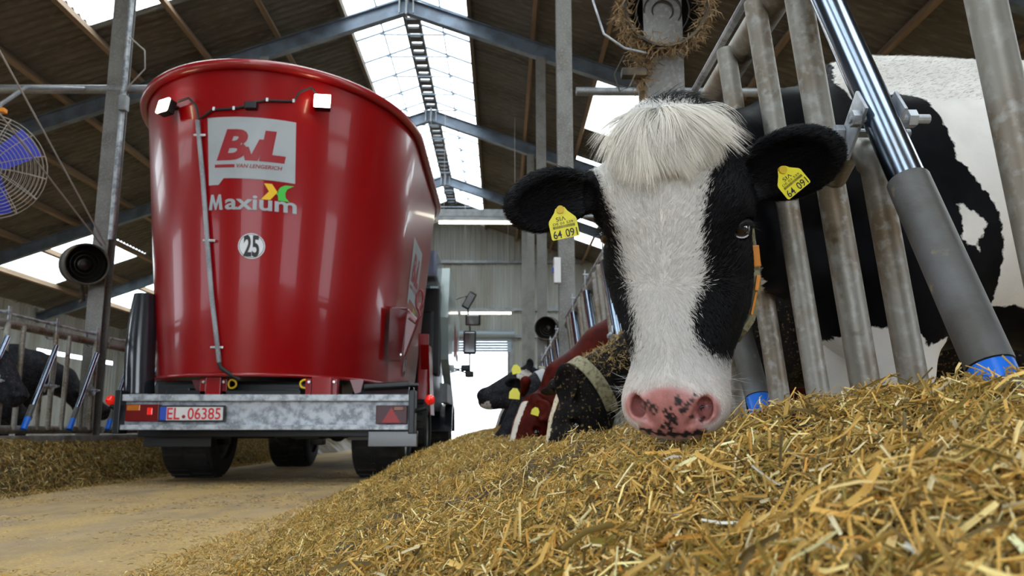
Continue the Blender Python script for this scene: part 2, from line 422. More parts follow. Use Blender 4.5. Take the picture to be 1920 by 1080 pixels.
struct('door_1', rd, M('rolled_door', (.30, .36, .42), .5, .3))
for nm, x in (('wall_left', XL), ('wall_right', XR)):
    L = Y1 - Y0  # tall side openings are unseen, shaped so the tub reflects them as streaks
    if x < 0: corr_wall(nm, (x, Y1), (x, Y0), 0, lambda p: rz(p.x)-.02, [(0.4, 5, 2.62, 2.74), (19.6, 22.2, 1.1, 3.3), (28.0, L-.3, 1.1, 3.3)])
    else: corr_wall(nm, (x, Y0), (x, Y1), 0, lambda p: rz(p.x)-.02, [(.3, 7.5, 1.1, 3.4), (13.4, 15.6, 1.1, 3.4), (28, L-.4, 2.6, 3.1)])

# curbs carrying the barriers
for nm, x in (('left', BXL-.12), ('right', .80)):
    o = MB().bev((x + (0 if x < 0 else .02), 9.5, .19), (.26, 37., .38), .02).build('trim_%d' % (5 if x < 0 else 6), m_conc, kind='structure')

# ------------------------------------------------------------------ head-lock barriers
def barrier(side, x0, lean, ya, yb, phase, per, offs, label, r=.026, zr=1.46, zb=.44, extra=None):
    sg = 1 if side == 'right' else -1
    t = empty('headlock_barrier', (x0, (ya+yb)/2, 0), label, 'cattle barrier', 'galvanised headlock barriers')
    def X(z): return x0 + sg*(zr - z)*lean
    rr = .040 if side == 'right' else .034
    MB().tube([(x0+sg*.045, ya, zr), (x0+sg*.045, yb, zr)], rr, 20).build('top_rail', m_pipe, t, 40)
    MB().tube([(x0+sg*.02, ya, zr+.075), (x0+sg*.02, yb, zr+.075)], .012, 8).build('lock_rod', m_galv, t, 40)
    MB().tube([(X(zb)+sg*.03, ya, zb), (X(zb)+sg*.03, yb, zb)], .034, 16).build('bottom_rail', m_pipe, t, 40)
    oA, oB, oS, oT, oE = offs
    k0 = math.floor((ya-phase)/per)-1
    for k in range(k0, k0+int((yb-ya)/per)+4):
        yA = phase + k*per
        def inside(y): return ya+.03 < y < yb-.03
        for oo in (oA, oT) + ((oE,) if oE else ()):
            y = yA+oo
            if inside(y):
                MB().tube([(X(zb), y, zb), (X(zr), y, zr)], r*(1.1 if oo == oT else 1), 16).build('upright', m_pipe, t, 40)
                if oo == oT:
                    # clamp strap round the top rail
                    hk = MB(); pts = []
                    for q in range(15):
                        a = -PI*.0 + PI*q/14
                        pts.append((x0+sg*.045-sg*.052*math.cos(a), y+.0, zr-.0-.055*math.sin(a)))
                    pts = [(x0-sg*.007, y, zr+.13)] + pts + [(x0+sg*.097, y, zr+.10)]
                    for i in range(len(pts)-1):
                        a, b = Vector(pts[i]), Vector(pts[i+1]); d = (b-a); L = d.length; d.normalize(); s = Vector((0, 1, 0)); u = d.cross(s)
                        hk.box((a+b)/2, (L+.002, .04, .006), Matrix((d, s, u)).transposed())
                    hk.tube([(x0-sg*.02, y, zr+.095), (x0+sg*.12, y, zr+.095)], .008, 8)
                    hk.build('rail_strap', m_galv, t)
        yS, yT = yA+oS, yA+oT
        if inside(yS) and inside(yT):
            zp = .80 if side == 'left' else .955
            # bent short pipe: foot -> up -> curved over to the upright
            pts = [(X(zb), yS, zb), (X(zp-.07), yS, zp-.07)]
            yj = yT; 
            for q in range(1, 9):
                a = PI/2*q/8; w = min(.09, abs(yj-yS)*.5)
                pts.append((X(zp)-sg*.0, yS+w*(1-math.cos(a)), zp-.07+.07*math.sin(a)))
            pts.append((X(zp-.03), yj-.02, zp-.03 if side == 'right' else zp))
            MB().tube(pts, r*.95, 16).build('bent_pipe', m_pipe, t, 40)
            # swinging bar
            yb0 = yA+oB-(.035 if side == 'right' else 0); zt = zr-.12 if side == 'left' else zr-.045; yt = yT-.06 if side == 'left' else yT-.05
            so = .012 if side == 'right' else .045
            p0 = Vector((X(zb+.04)-sg*so, yb0, zb-(.01 if side == 'right' else -.02))); pp = Vector((X(zp)-sg*so, yS-(.075 if side == 'right' else .01), zp))
            p1 = p0 + (pp-p0)*((zt-p0.z)/(pp.z-p0.z))
            if side == 'left': p1.y = min(p1.y, yt)
            d = (p1-p0).normalized()
            sw = MB().tube([p0+d*.11, p1], .029 if side == 'right' else .022, 20).build('swing_bar', m_chrome, t, 40)
            MB().tube([p0+d*.09, p0+d*(.43 if side == 'right' else .2)], .034 if side == 'right' else .025, 20).build('sleeve', m_sleeve, sw, 40)
            MB().tube([p0-d*.02, p0+d*.088], .032 if side == 'right' else .026, 20).build('blue_stop', m_blue, sw, 40, label='bright blue plastic stop at the foot of the swing bar')
            pv = MB(); c = pp.copy()
            Rr = Matrix.Rotation(math.radians(-35), 3, 'X')
            for dx in (-.034, .034): pv.bev(c+Vector((dx, .035, .0)), (.006, .11, .055), .002, Rr)
            for dy in (0, .07): pv.tube([c+Vector((-.055, dy, .0)), c+Vector((.085, dy, .0))], .008, 10); pv.tube([c+Vector((-.052, dy, 0)), c+Vector((-.038, dy, 0))], .015, 6); pv.tube([c+Vector((.045, dy, 0)), c+Vector((.06, dy, .0))], .016, 6)
            pv.build('pivot_bracket', m_galv, t, 30)
RO = (0, .13, .385, .575, .82); LO = (0, .07, .33, .50, None)
bl = [('at the front right beside the spotted cow', -1.7, 3.08), ('at right between the first and second right columns', 3.32, 8.08), ('at right beyond the second right column', 8.32, 13.08), ('at right beyond the third right column', 13.32, 18.08), ('at far right reaching the last column', 18.32, 23.08)]
for s, a, b in bl: barrier('right', .62, .10, a, b, 1.035, 1.08, RO, 'galvanised headlock barrier ' + s)
bl = [('at front left near the basket fan', 3.32, 8.08), ('at left behind the drum lamp column', 8.32, 13.08), ('at left hidden behind the red wagon', 13.32, 18.08), ('at far left beyond the wagon cab', 18.32, 23.08)]
for s, a, b in bl: barrier('left', -3.95, .0, a, b, 6.78-.725*5, .725, LO, 'galvanised headlock barrier ' + s, r=.022, zr=1.275, zb=.43)
# ------------------------------------------------------------------ red feed mixer wagon
TZ0, TZ1, TY, TCX = .88, 3.42, 6.43, -2.20
YEXT = 2.3
def tub_pt(a, z, off=0.):
    """a = plan angle; z height; returns point on the tub wall moved out by off"""
    f = (z-TZ0)/(TZ1-TZ0); A = 1.06+.25*f+off; B = 1.60+.25*f+off; c, s = math.cos(a), math.sin(a)
    yc = TY+1.85 + (YEXT if s > 0 else 0)
    return Vector((TCX + A*c, yc + B*s, z))
def tub_rear(x, z, off=0.):
    f = (z-TZ0)/(TZ1-TZ0); A = 1.06+.25*f; B = 1.60+.25*f
    q = max(-.999, min(.999, (x-TCX)/A)); s = math.sqrt(1-q*q)
    n = Vector((q/A, -s/B, 0)).normalized()
    return Vector((x, TY+1.85-B*s, z)) + n*off
def tub_right(y, z, off=0.):
    f = (z-TZ0)/(TZ1-TZ0); A = 1.06+.25*f; B = 1.60+.25*f; yc = TY+1.85
    if y >= yc: return Vector((TCX+A+off, y, z))
    q = (y-yc)/B; q = max(-.99, q); c = math.sqrt(1-q*q); n = Vector((c/A, q/B, 0)).normalized()
    return Vector((TCX+A*c, y, z)) + n*off
wag = empty('feed_mixer_wagon', (TCX, 9.6, 0), 'large glossy red feed mixer wagon driving away down the alley', 'feed mixer wagon')
angs = [2*PI*i/160 for i in range(160)]
def ring(z, off=0.):
    out = []
    for a in angs:
        out.append(tub_pt(a, z, off))
    return out
vs = []; fs = []; zs = [TZ0 + (TZ1-TZ0)*i/12 for i in range(13)]
rings = [ring(z) for z in zs] + [ring(z, -.02) for z in reversed(zs)]
for r_ in rings: vs += r_
n = 160
for i in range(len(rings)):
    j = (i+1) % len(rings)
    for k in range(n): fs.append((i*n+k, i*n+(k+1) % n, j*n+(k+1) % n, j*n+k))
tub = MB().add(vs, fs).build('tub', m_red, wag, 40)
MB().tube(ring(TZ1+.0, .028), .042, 12, closed=True).build('rim', m_redlip, tub, 60)
MB().tube(ring(TZ0-.01, .012), .016, 8, closed=True).build('lower_rim', m_redlip, tub, 60)
MB().add(ring(TZ0+.03, -.03), [tuple(range(n))]).build('tub_floor', m_blackmetal, tub)
# vertical fillets where the rear shell is welded
def rp(px, py, off=0.):
    """photo pixel of the wagon's rear -> surface point"""
    cy, sy = math.cos(math.radians(.735)), math.sin(math.radians(.735)); ct, st = math.cos(math.radians(9.9)), math.sin(math.radians(9.9))
    x, y = (px-960)/1536, (540-py)/1536; Y = ct - y*st; Z = st + y*ct; X = x*cy + Y*sy; Y = Y*cy - x*sy
    yy = 6.6
    for _ in range(30):
        p = Vector((X/Y*yy, yy, .42+Z/Y*yy)); yy = .5*yy + .5*tub_rear(p.x, p.z).y
    return tub_rear(p.x, p.z, off)
A0, A1 = rp(390, 222), rp(553, 345)
X0, X1, Z1_, Z0_ = A0.x, A1.x, A0.z, A1.z
Wd, Hd = X1-X0, Z1_-Z0_
def logo(fn, par, tagn=''):
    """fn(u, v, off): u 0..1 across, v 0..1 down the logo square"""
    def f(off): return lambda u, v: fn(u, v, off)
    bgp = [(0, 0), (1, 0), (1, 1), (.22, .985), (.16, 1.09), (.04, 1.09)]
    d = decal('logo_plate', poly_geo(bgp), f(.004), m_decal, par, cut=.06)
    def letters(name, body, x0, x1, y0, y1, m, b=0., sh=0.):
        v, fs = fit_text(body, x0, x1, 0, 1, b, sh)
        v = [(p[0], y1+(y0-y1)*p[1]) for p in v]
        return decal(name, (v, fs), f(.007), m, d if m is m_decalred else par, cut=.06)
    # B v L drawn as bold slanted shapes
    def sl(pts, y0=.2, y1=.7): return [(x + (y1-y)*.16, y) for x, y in pts]
    letters('logo_letter', 'B', .13, .49, .20, .70, m_decalred, .045, .28)
    decal('logo_letter', poly_geo([(.42, .48), (.50, .48), (.53, .60), (.615, .35), (.70, .35), (.60, .70), (.46, .70)]), f(.007), m_decalred, d, cut=.06)
    decal('logo_letter', poly_geo([(.68, .20), (.80, .20), (.755, .585), (.90, .585), (.885, .70), (.615, .70)]), f(.007), m_decalred, d, cut=.06)
    decal('logo_bar', poly_geo([(.11, .765), (.345, .765), (.345, .815), (.11, .815)]), f(.007), m_decalred, d, cut=.06)
    letters('logo_text', 'VAN LENGERICH', .365, .865, .755, .82, m_decalred, .012, .2)
    decal('model_text', poly_geo([(.05, 1.49), (.075, 1.245), (.105, 1.245), (.135, 1.39), (.165, 1.245), (.195, 1.245), (.22, 1.49), (.18, 1.49), (.170, 1.36), (.143, 1.49), (.127, 1.49), (.100, 1.36), (.09, 1.49)]), f(.007), m_decal, par, cut=.06)
    letters('model_text', 'axium', .245, 1.02, 1.255, 1.49, m_decal, .022)
    decal('model_chevron', poly_geo([(.675, 1.05), (.76, 1.05), (.82, 1.175), (.745, 1.31), (.645, 1.31), (.73, 1.175)]), f(.007), m_decaly, par, cut=.06)
    decal('model_swoosh', poly_geo([(.99, 1.045), (.90, 1.05), (.85, 1.09), (.825, 1.15), (.83, 1.18), (.80, 1.20), (.825, 1.225), (.83, 1.31), (.945, 1.31), (.905, 1.25), (.90, 1.18), (.92, 1.11)]), f(.008), m_decalg, par, cut=.06)
    cu, cv, ru = .555, 2.06, .148
    rv = ru*Wd/Hd
    def circ(r, k=40): return [(cu+r*math.cos(2*PI*i/k), cv+r*(Wd/Hd)*math.sin(2*PI*i/k)) for i in range(k)]
    sg_ = decal('speed_sign', poly_geo(circ(ru)), f(.004), m_decalwhite, par, cut=.06)
    rg = circ(ru*.93)+circ(ru*.89); decal('speed_ring', (rg, [(i, (i+1) % 40, 40+(i+1) % 40, 40+i) for i in range(40)]), f(.006), m_ink, sg_)
    v, fs = fit_text('25', cu-.085, cu+.085, 0, 1, .03); v = [(p[0], cv+.115*Wd/Hd*1.1 - .23*Wd/Hd*1.1*p[1]) for p in v]
    decal('speed_number', (v, fs), f(.007), m_ink, sg_, cut=.06)
logo(lambda u, v, off: tub_rear(X0+u*Wd, Z1_-v*Hd, off), tub)
logo(lambda u, v, off: tub_right(8.9+u*Wd*1.3, 2.55-v*Hd*1.3, off), tub)
# work lamps, cable, junction box
for px, py, yaw, lb in ((333, 208, -.55, 'left'), (592, 199, .12, 'right')):
    p = rp(px, py, .13); R = Matrix.Rotation(yaw, 3, 'Z') @ Matrix.Rotation(math.radians(-12), 3, 'X')
    h = MB().bev(p+R@V(0, .035, 0), (.135, .07, .12), .012, R)
    h.tube([p+R@V(0, .06, 0), rp(px, py-6, .0)], .018, 8)
    lh = h.build('work_lamp', m_blackmetal, wag)
    MB().bev(p+R@V(0, -.008, 0), (.134, .016, .118), .007, R).build('lamp_glass', m_work, lh)
    l = bpy.data.lights.new('work_light', 'SPOT'); l.energy = 14; l.color = (1, .86, .6); l.spot_size = 2.2; l.shadow_soft_size = .06
    lo = bpy.data.objects.new('work_light', l); link(lo, lh); lo.location = lo.location + p + R@V(0, -.03, 0)
    lo.rotation_euler = (R@V(0, -1, -.35)).to_track_quat('-Z', 'Y').to_euler()
cab = [rp(345, 195, .06), rp(362, 188, .05), rp(372, 200, .03), rp(376, 225, .02), rp(385, 220, .02), rp(400, 208, .02), rp(440, 205, .02), rp(462, 201, .02), rp(475, 195, .03), rp(500, 190, .02), rp(550, 192, .02), rp(560, 175, .03), rp(580, 168, .05), rp(590, 185, .07)]
MB().tube(cab, .011, 8).build('cable', m_black, wag, 60)
MB().bev(rp(472, 201, .03), (.10, .06, .06), .01).build('junction_box', m_blackmetal, wag)
for q in ((405, 207), (441, 206), (501, 190), (549, 192)): pass
clipm = MB()
for q in ((405, 207), (441, 206), (501, 190), (549, 192)): clipm.box(rp(*q, .035), (.018, .012, .03))
clipm.build('cable_clip', m_chain, wag)
pipe = [rp(375, 228, .03), rp(385, 340, .03), rp(393, 455, .03), rp(401, 560, .03), rp(410, 640, .03), rp(414, 680, .03)]
MB().tube(pipe, .020, 10).build('conduit', m_galvbeam, wag, 60)
for q in ((379, 256), (396, 453), (410, 652)):
    c_ = MB(); p = rp(*q, .03); c_.bev(p, (.10, .02, .02), .004); c_.build('conduit_clip', m_chain, wag)
MB().tube([rp(414, 680, .03), rp(417, 690, .03), rp(430, 700, .02), rp(450, 711, 0)], .017, 10).build('hose', m_black, wag, 60)
# folded bracket with eye at lower right of the tub
bk = MB(); b0, b1, b2, b3 = rp(722, 578, .05), rp(756, 578, .05), rp(741, 676, .05), rp(718, 676, .05)
bk.prism([b0, b1, b2, b3], V(0, .08, 0)); bk.prism([rp(750, 578, .07), rp(764, 600, .10), rp(740, 668, .09)], V(.015, .05, 0))
bk.box(rp(738, 579, .05), (.17, .12, .012)); br = bk.build('support_bracket', m_darkred, wag)
eye = []
for q in range(20):
    a = 2*PI*q/20; eye.append(rp(765+6.5*math.cos(a)+ -4*math.sin(a)*.4, 562+18*math.sin(a), .12))
MB().tube(eye, .013, 8, closed=True).tube([rp(763, 580, .12), rp(768, 592, .11), rp(760, 606, .10), rp(752, 596, .08)], .015, 8).build('hook_eye', m_darkred, br, 60)
bt = MB()
for q in ((735, 592), (748, 592), (727, 665), (740, 665)):
    p = rp(*q, .06); bt.tube([p, p+V(0, -.02, 0)], .012, 6)
bt.build('bolt', m_chain, br)
# bumper carrier: galvanised channel
BY = 6.62; zt, zb_ = .708, .428; XA, XB = -3.00, -.735
XM = (XA+XB)/2; XW = XB-XA
bm_ = MB(); bm_.bev((XM, BY+.02, zt-.028), (XW, .14, .052), .006); bm_.bev((XM, BY+.02, zb_+.02), (XW, .14, .040), .006)
bm_.box((XM, BY+.04, (zt+zb_)/2), (XW, .02, zt-zb_-.05)); bump = bm_.build('bumper_beam', m_galv, wag)
for x, pa, pb in ((XA-.025, (XA-.03, BY, .575), (XA-.10, BY-.02, .62)), (XB+.025, (XB+.04, BY, .575), (XB+.14, BY-.02, .60))):
    MB().bev((x, BY+.01, (zt+zb_)/2), (.05, .16, zt-zb_+.06), .008).tube([pa, pb], .02, 10).build('end_bracket', m_blackmetal, bump)
MB().bev((-1.87, 7.0, .43), (2.3, .12, .12), .01).build('rear_crossmember', m_blackmetal, wag)
for x, z in ((XA-.10, .66), (XB+.165, .665)):
    MB().lathe([(0, -.045), (.028, -.035), (.042, 0), (.028, .035), (0, .045)], (x, BY-.02, z), (0, 1, 0), 20).build('marker_lamp', m_lampredlit, bump, 60)
def pxr(px, py, y=BY-.03):
    ct, st = math.cos(math.radians(9.9)), math.sin(math.radians(9.9)); x, q = (px-960)/1536, (540-py)/1536; Y = ct-q*st; Z = st+q*ct
    cy, sy = math.cos(math.radians(.735)), math.sin(math.radians(.735)); X = x*cy+Y*sy; Y = Y*cy-x*sy
    return Vector((X/Y*y, y, .42+Z/Y*y))
def rect(mb, px0, py0, px1, py1, y, d):
    a, b = pxr(px0, py0, y), pxr(px1, py1, y); mb.bev(((a.x+b.x)/2, y+d/2, (a.z+b.z)/2), (abs(b.x-a.x), d, abs(a.z-b.z)), .006); return a, b
lm = MB(); rect(lm, 236, 758, 296, 790, BY-.03, .07); ll = lm.build('tail_lamp', m_lampred, bump, label='left red and amber tail lamp')
x = MB(); rect(x, 238, 759, 262, 770, BY-.034, .01); x.build('indicator_lens', m_amber, ll)
x = MB(); rect(x, 276, 764, 285, 778, BY-.034, .01); x.build('brake_light', m_lampredlit, ll)
lm = MB(); rect(lm, 705, 760, 763, 795, BY-.03, .07); lr = lm.build('tail_lamp', M('lamp_dark_red', (.06, .006, .012), .3, spec=.3), bump, label='right dark red tail lamp with bright triangle reflector')
x = MB(); rect(x, 738, 762, 757, 770, BY-.034, .008); x.build('indicator_lens', M('amber_dull', (.2, .05, .015), .3), lr)
x = MB(); x.prism([pxr(715, 793, BY-.036), pxr(751, 793, BY-.036), pxr(734, 764, BY-.036)], V(0, .006, 0)); x.build('triangle_reflector', M('reflector_red', (.34, .006, .012), .3, spec=.3), lr)
x = MB(); a, b = rect(x, 298, 760, 420, 791, BY-.035, .02); np_ = x.build('number_plate', m_ink, bump)
x = MB(); rect(x, 301, 763, 417, 788, BY-.039, .004); x.build('plate_face', m_white, np_)
x = MB(); rect(x, 300.5, 762.5, 311, 788, BY-.043, .004); x.build('country_band', m_eu, np_)
P0, P1 = pxr(314, 764.5, BY-.042), pxr(414, 786.5, BY-.042)
for body, u0, u1 in (('EL', 0.0, .235), ('06385', .38, .99)):
    v, fs = fit_text(body, P0.x+(P1.x-P0.x)*u0, P0.x+(P1.x-P0.x)*u1, P1.z, P0.z, .012)
    decal('plate_text', (v, fs), lambda u, w: (u, BY-.043, w), m_platered, np_)
c0 = P0.x+(P1.x-P0.x)*.31; r0 = .014
decal('plate_seal', poly_geo([(c0+r0*math.cos(2*PI*i/16), P1.z+.022+r0*math.sin(2*PI*i/16)) for i in range(16)]), lambda u, w: (u, BY-.043, w), m_decalred, np_)
# brackets between bumper and tub
for px0, px1, m in ((387, 413, m_red), (585, 620, m_red)):
    a, b = pxr(px0, 709, 6.75), pxr(px1, 745, 6.75); q = MB(); q.bev(((a.x+b.x)/2, 6.80, (a.z+b.z)/2+.01), (b.x-a.x, .12, a.z-b.z), .006)
    for px in (px0-8 if px0 < 400 else px0-8, px1+6): c_ = pxr(px, 727, 6.78); q.bev((c_.x, 6.84, c_.z), (.045, .1, .15), .004)
    bo = q.build('tub_bracket', m, wag)
    q = MB()
    for px in (px0-6, px1+6): c_ = pxr(px, 716, 6.76); q.tube([c_, c_+V(0, .03, 0)], .011, 8)
    q.build('bolt', m_chain, bo)
for px in (372, 668):
    q = MB(); q.prism([pxr(px-12, 712, 6.9), pxr(px+14, 712, 6.9), pxr(px+8, 735, 6.9), pxr(px-3, 738, 6.9)], V(0, .05, 0)); q.build('hanger_plate', m_darkred, wag)
for px, sg in ((434, 1), (572, -1)):
    c_ = pxr(px, 720, 6.8); pts = []
    for i in range(16):
        a = 2*PI*i/16; rx = .04 if math.cos(a)*sg > 0 else .024; pts.append(c_+V(rx*math.cos(a), 0, .034*math.sin(a)))
    MB().tube(pts, .0085, 8, closed=True).build('lashing_ring', m_yellow, wag, 60)
MB().tube([(-1.15, 6.95, .78), (-.78, 6.95, .80)], .035, 14).tube([(-.78, 6.95, .80), (-.70, 6.95, .80)], .018, 10).build('hydraulic_ram', m_blackmetal, wag, 40)
# chassis and axles
ch = MB()
for x in (-2.62, -1.72): ch.bev((x, 9.9, .66), (.12, 6.2, .22), .01)
for y in (6.85, 8.2, 10.0, 12.0): ch.bev((-2.2, y, .66), (1.1, .12, .18), .01)
ch.bev((-2.2, 7.3, .69), (1.5, .5, .30), .03)
ch.build('chassis', m_blackmetal, wag)
ax = MB()
for y in (7.75, 10.2):
    ax.tube([(-2.8, y, .41), (-1.05, y, .41)], .06, 14)
    ax.lathe([(0, -.12), (.08, -.1), (.12, 0), (.08, .1), (0, .12)], (-2.0, y, .41), (0, 1, 0), 16)
ax.tube([(-2.0, 7.75, .42), (-2.0, 10.2, .42)], .04, 10)
for x in (-2.62, -1.72): ax.bev((x, 7.55, .40), (.26, .5, .10), .03); ax.bev((x, 7.85, .34), (.12, .2, .10), .03)
ax.build('axle', m_blackmetal, wag, 40)
def wheel(x, y, w, R, side):
    t = MB(); prof = [(R*.60, -w/2), (R*.86, -w/2), (R*.95, -w*.46), (R, -w*.36), (R, w*.36), (R*.95, w*.46), (R*.86, w/2), (R*.60, w/2), (R*.58, 0)]
    t.lathe(prof, (x, y, R), (1, 0, 0), 48, closed=True)
    for i in range(30):
        a = 2*PI*i/30
        for s in (-1, 1):
            c_ = V(x+s*w*.22, y+math.cos(a+s*.08)*R, R+math.sin(a+s*.08)*R); Rr = Matrix.Rotation(a, 3, 'X') @ Matrix.Rotation(s*.5, 3, 'Y')
            t.box(c_, (w*.36, .02, .035), Matrix.Rotation(a, 3, 'X'))
    tw = t.build('tyre', m_tyre, wag, 35)
    r_ = MB(); r_.lathe([(R*.60, -w*.42), (R*.55, -w*.38), (R*.54, 0), (R*.55, w*.38), (R*.60, w*.42), (R*.57, w*.44), (R*.5, w*.3), (R*.48, w*.12), (.14, w*.10), (.13, w*.2), (0, w*.22)], (x, y, R), (side, 0, 0), 40)
    r_.build('wheel_rim', M('rim_grey', (.34, .34, .33), .45, .4) if 'rim_grey' not in bpy.data.materials else bpy.data.materials['rim_grey'], tw, 35)
for x, y, s in ((-2.78, 7.75, -1), (-1.10, 7.75, 1), (-2.52, 10.2, -1), (-1.12, 10.2, 1), (-1.12, 14.6, 1)): wheel(x, y, .46, .41, s)
# fenders: right arch and left/right mud flaps, tall side shield
def arch(x0, x1, y, z, R, a0, a1, th, name, m):
    mb = MB(); pts = []
    K = 18; vs = []; 
    for i in range(K+1):
        a = a0+(a1-a0)*i/K
        for r_ in (R, R+th):
            for x in (x0, x1): vs.append((x, y-math.cos(a)*r_, z+math.sin(a)*r_))
    fs = []
    for i in range(K):
        b = i*4; fs += [(b, b+1, b+5, b+4), (b+2, b+6, b+7, b+3), (b, b+4, b+6, b+2), (b+1, b+3, b+7, b+5)]
    fs += [(0, 2, 3, 1), (K*4, K*4+1, K*4+3, K*4+2)]
    return mb.add(vs, fs).build(name, m, wag, 40)
arch(-1.34, -.84, 7.75, .41, .44, -.15, PI*.9, .02, 'mudguard', m_blacksheen)
arch(-3.05, -2.55, 7.75, .41, .44, -.15, PI*.9, .02, 'mudguard', m_blacksheen)
arch(-1.36, -.84, 14.6, .41, .46, 0, PI, .02, 'mudguard', m_blacksheen)
fl_ = MB(); a, b = rect(fl_, 270, 807, 395, 838, 7.1, .02); fl_.build('mud_flap', m_black, wag)
fl_ = MB(); rect(fl_, 690, 808, 782, 838, 6.9, .05); fl_.build('underrun_plate', m_blacksheen, wag)
# tall black shield at the left rear
sh = MB(); vs = []; 
K = 12
for i in range(K+1):
    f = i/K; z = .74+(1.62-.74)*f; w = .26*(1-.25*f**4); dx = .05*math.sin(f*PI)
    x0 = -3.16-w/2-dx*.3 - .02*f
    for j in range(7):
        a = -PI/2+PI*j/6
        vs.append((x0+w/2+math.sin(a)*w/2, 7.25-math.cos(a)*.13+.03*f, z))
fs = [(i*7+j, i*7+j+1, (i+1)*7+j+1, (i+1)*7+j) for i in range(K) for j in range(6)]
fs.append(tuple(K*7+j for j in range(7)))
fs += [(i*7, (i+1)*7, (i+1)*7+6, i*7+6) for i in range(K)]
sh.add(vs, fs).build('side_shield', m_blacksheen, wag, 50)
MB().bev((-3.05, 7.6, 1.5), (.10, .2, 1.0), .01).build('side_strut', m_darkred, wag)
# right side frame and cab with grey panels
q = MB(); q.prism([(-.98, 9.9, 1.45), (-.98, 10.3, 1.45), (-.98, 10.9, .62), (-.98, 10.3, .62)], V(.10, 0, 0)); q.bev((-.96, 10.1, 1.15), (.12, .12, .9), .01)
q.build('side_frame', m_red, wag)
MB().bev((-1.6, 13.6, 1.5), (1.1, 2.2, 1.5), .04).build('engine_cover', m_blackmetal, wag)
cb = MB(); cb.prism([(-.98, 13.2, 3.05), (-.98, 13.6, 3.05), (-.98, 16.4, 2.60), (-.98, 16.4, .75), (-.98, 15.0, .75), (-.98, 13.2, 1.55), (-.98, 12.9, 2.2)], V(.13, 0, 0))
pn = cb.build('side_panel', m_panel, wag)
x = MB(); x.box((-.92, 14.5, 1.02), (.12, 2.8, .30)); x.build('lower_panel', m_galvbeam, wag)
for body, y0, y1, z0, z1 in (('BvL', 14.6, 15.9, 1.72, 2.32), ('AGRAR', 14.7, 15.8, 1.35, 1.55)):
    if body == 'AGRAR': continue
    v, fs = fit_text(body, y0, y1, z0, z1, .04, .2); decal('panel_logo', (v, fs), lambda u, w: (-.845, u, w), m_decalred, pn)
cbm = MB(); cbm.bev((-2.1, 14.6, 2.45), (2.1, 2.0, 1.3), .10); cab_ = cbm.build('cab', m_panel, wag)
MB().bev((-2.1, 13.58, 2.55), (1.8, .04, .8), .01).build('cab_window', m_glass, cab_)
MB().bev((-1.22, 12.4, 2.88), (.52, .9, .40), .05).build('hopper_cover', M('cover_blue_grey', (.18, .22, .34), .25, coat=.5), wag)
MB().bev((-1.15, 12.9, 1.95), (.36, .5, 1.35), .03).build('dark_housing', m_blackmetal, wag)
mr = MB(); mr.tube([(-.90, 15.8, 2.95), (-.70, 16.0, 3.05), (-.62, 16.0, 2.4), (-.62, 16.0, 1.5)], .018, 8)
ma = mr.build('mirror_arm', m_blackmetal, wag, 40)
for (c_, d_, rot) in (((-.64, 15.95, 2.95), (.16, .08, .36), .5), ((-.56, 15.95, 2.56), (.30, .10, .22), 0), ((-.62, 15.95, 2.12), (.25, .10, .46), 0)):
    R = Matrix.Rotation(rot, 3, 'Y'); hs = MB().bev(c_, d_, .03, R).build('mirror', m_blackmetal, ma)
    MB().bev(Vector(c_)+R@V(0, -.055, 0), (d_[0]*.8, .012, d_[2]*.85), .008, R).build('mirror_glass', M('mirror_glass', (.25, .25, .27), .06, 1) if 'mirror_glass' not in bpy.data.materials else bpy.data.materials['mirror_glass'], hs)
q = MB()
for c_ in ((-.70, 15.9, 1.62), (-.62, 15.9, 1.50)): q.bev(c_, (.17, .12, .12), .03); q.tube([(-.88, 16, 1.6), c_], .015, 8)
q.build('side_lamp', m_blackmetal, wag)

# ------------------------------------------------------------------ fluorescent lamps
for (x0, x1, y, z, lb) in ((-1.34, .38, 17.0, 4.80, 'long fluorescent lamp glowing above the wagon, nearer of the two'), (-1.27, .30, 25.4, 4.05, 'fluorescent lamp glowing above the far doorway')):
    t = empty('fluorescent_lamp', ((x0+x1)/2, y, z), lb, 'lamp', 'fluorescent lamps across the alley')
    MB().bev(((x0+x1)/2, y, z+.07), (x1-x0+.15, .16, .07), .01).build('lamp_housing', m_galvbeam, t)
    MB().tube([(x0, y-.02, z), (x1, y-.02, z)], .035, 12).build('lamp_tube', m_tube, t, 40)
    MB().tube([(x0+.1, y, z+.1), (x0+.1, y, rz(x0)-.1)], .006, 6).tube([(x1-.1, y, z+.1), (x1-.1, y, rz(x1)-.1)], .006, 6).build('hanging_wire', m_wire, t)
# beam that carries the nearer lamp
o = MB().bev((-.45, 17.05, 5.02), (9.0, .10, .16), .01).build('cross_rail', m_galvbeam)
tag(o, 'horizontal steel rail above the nearer fluorescent lamp', 'rail')

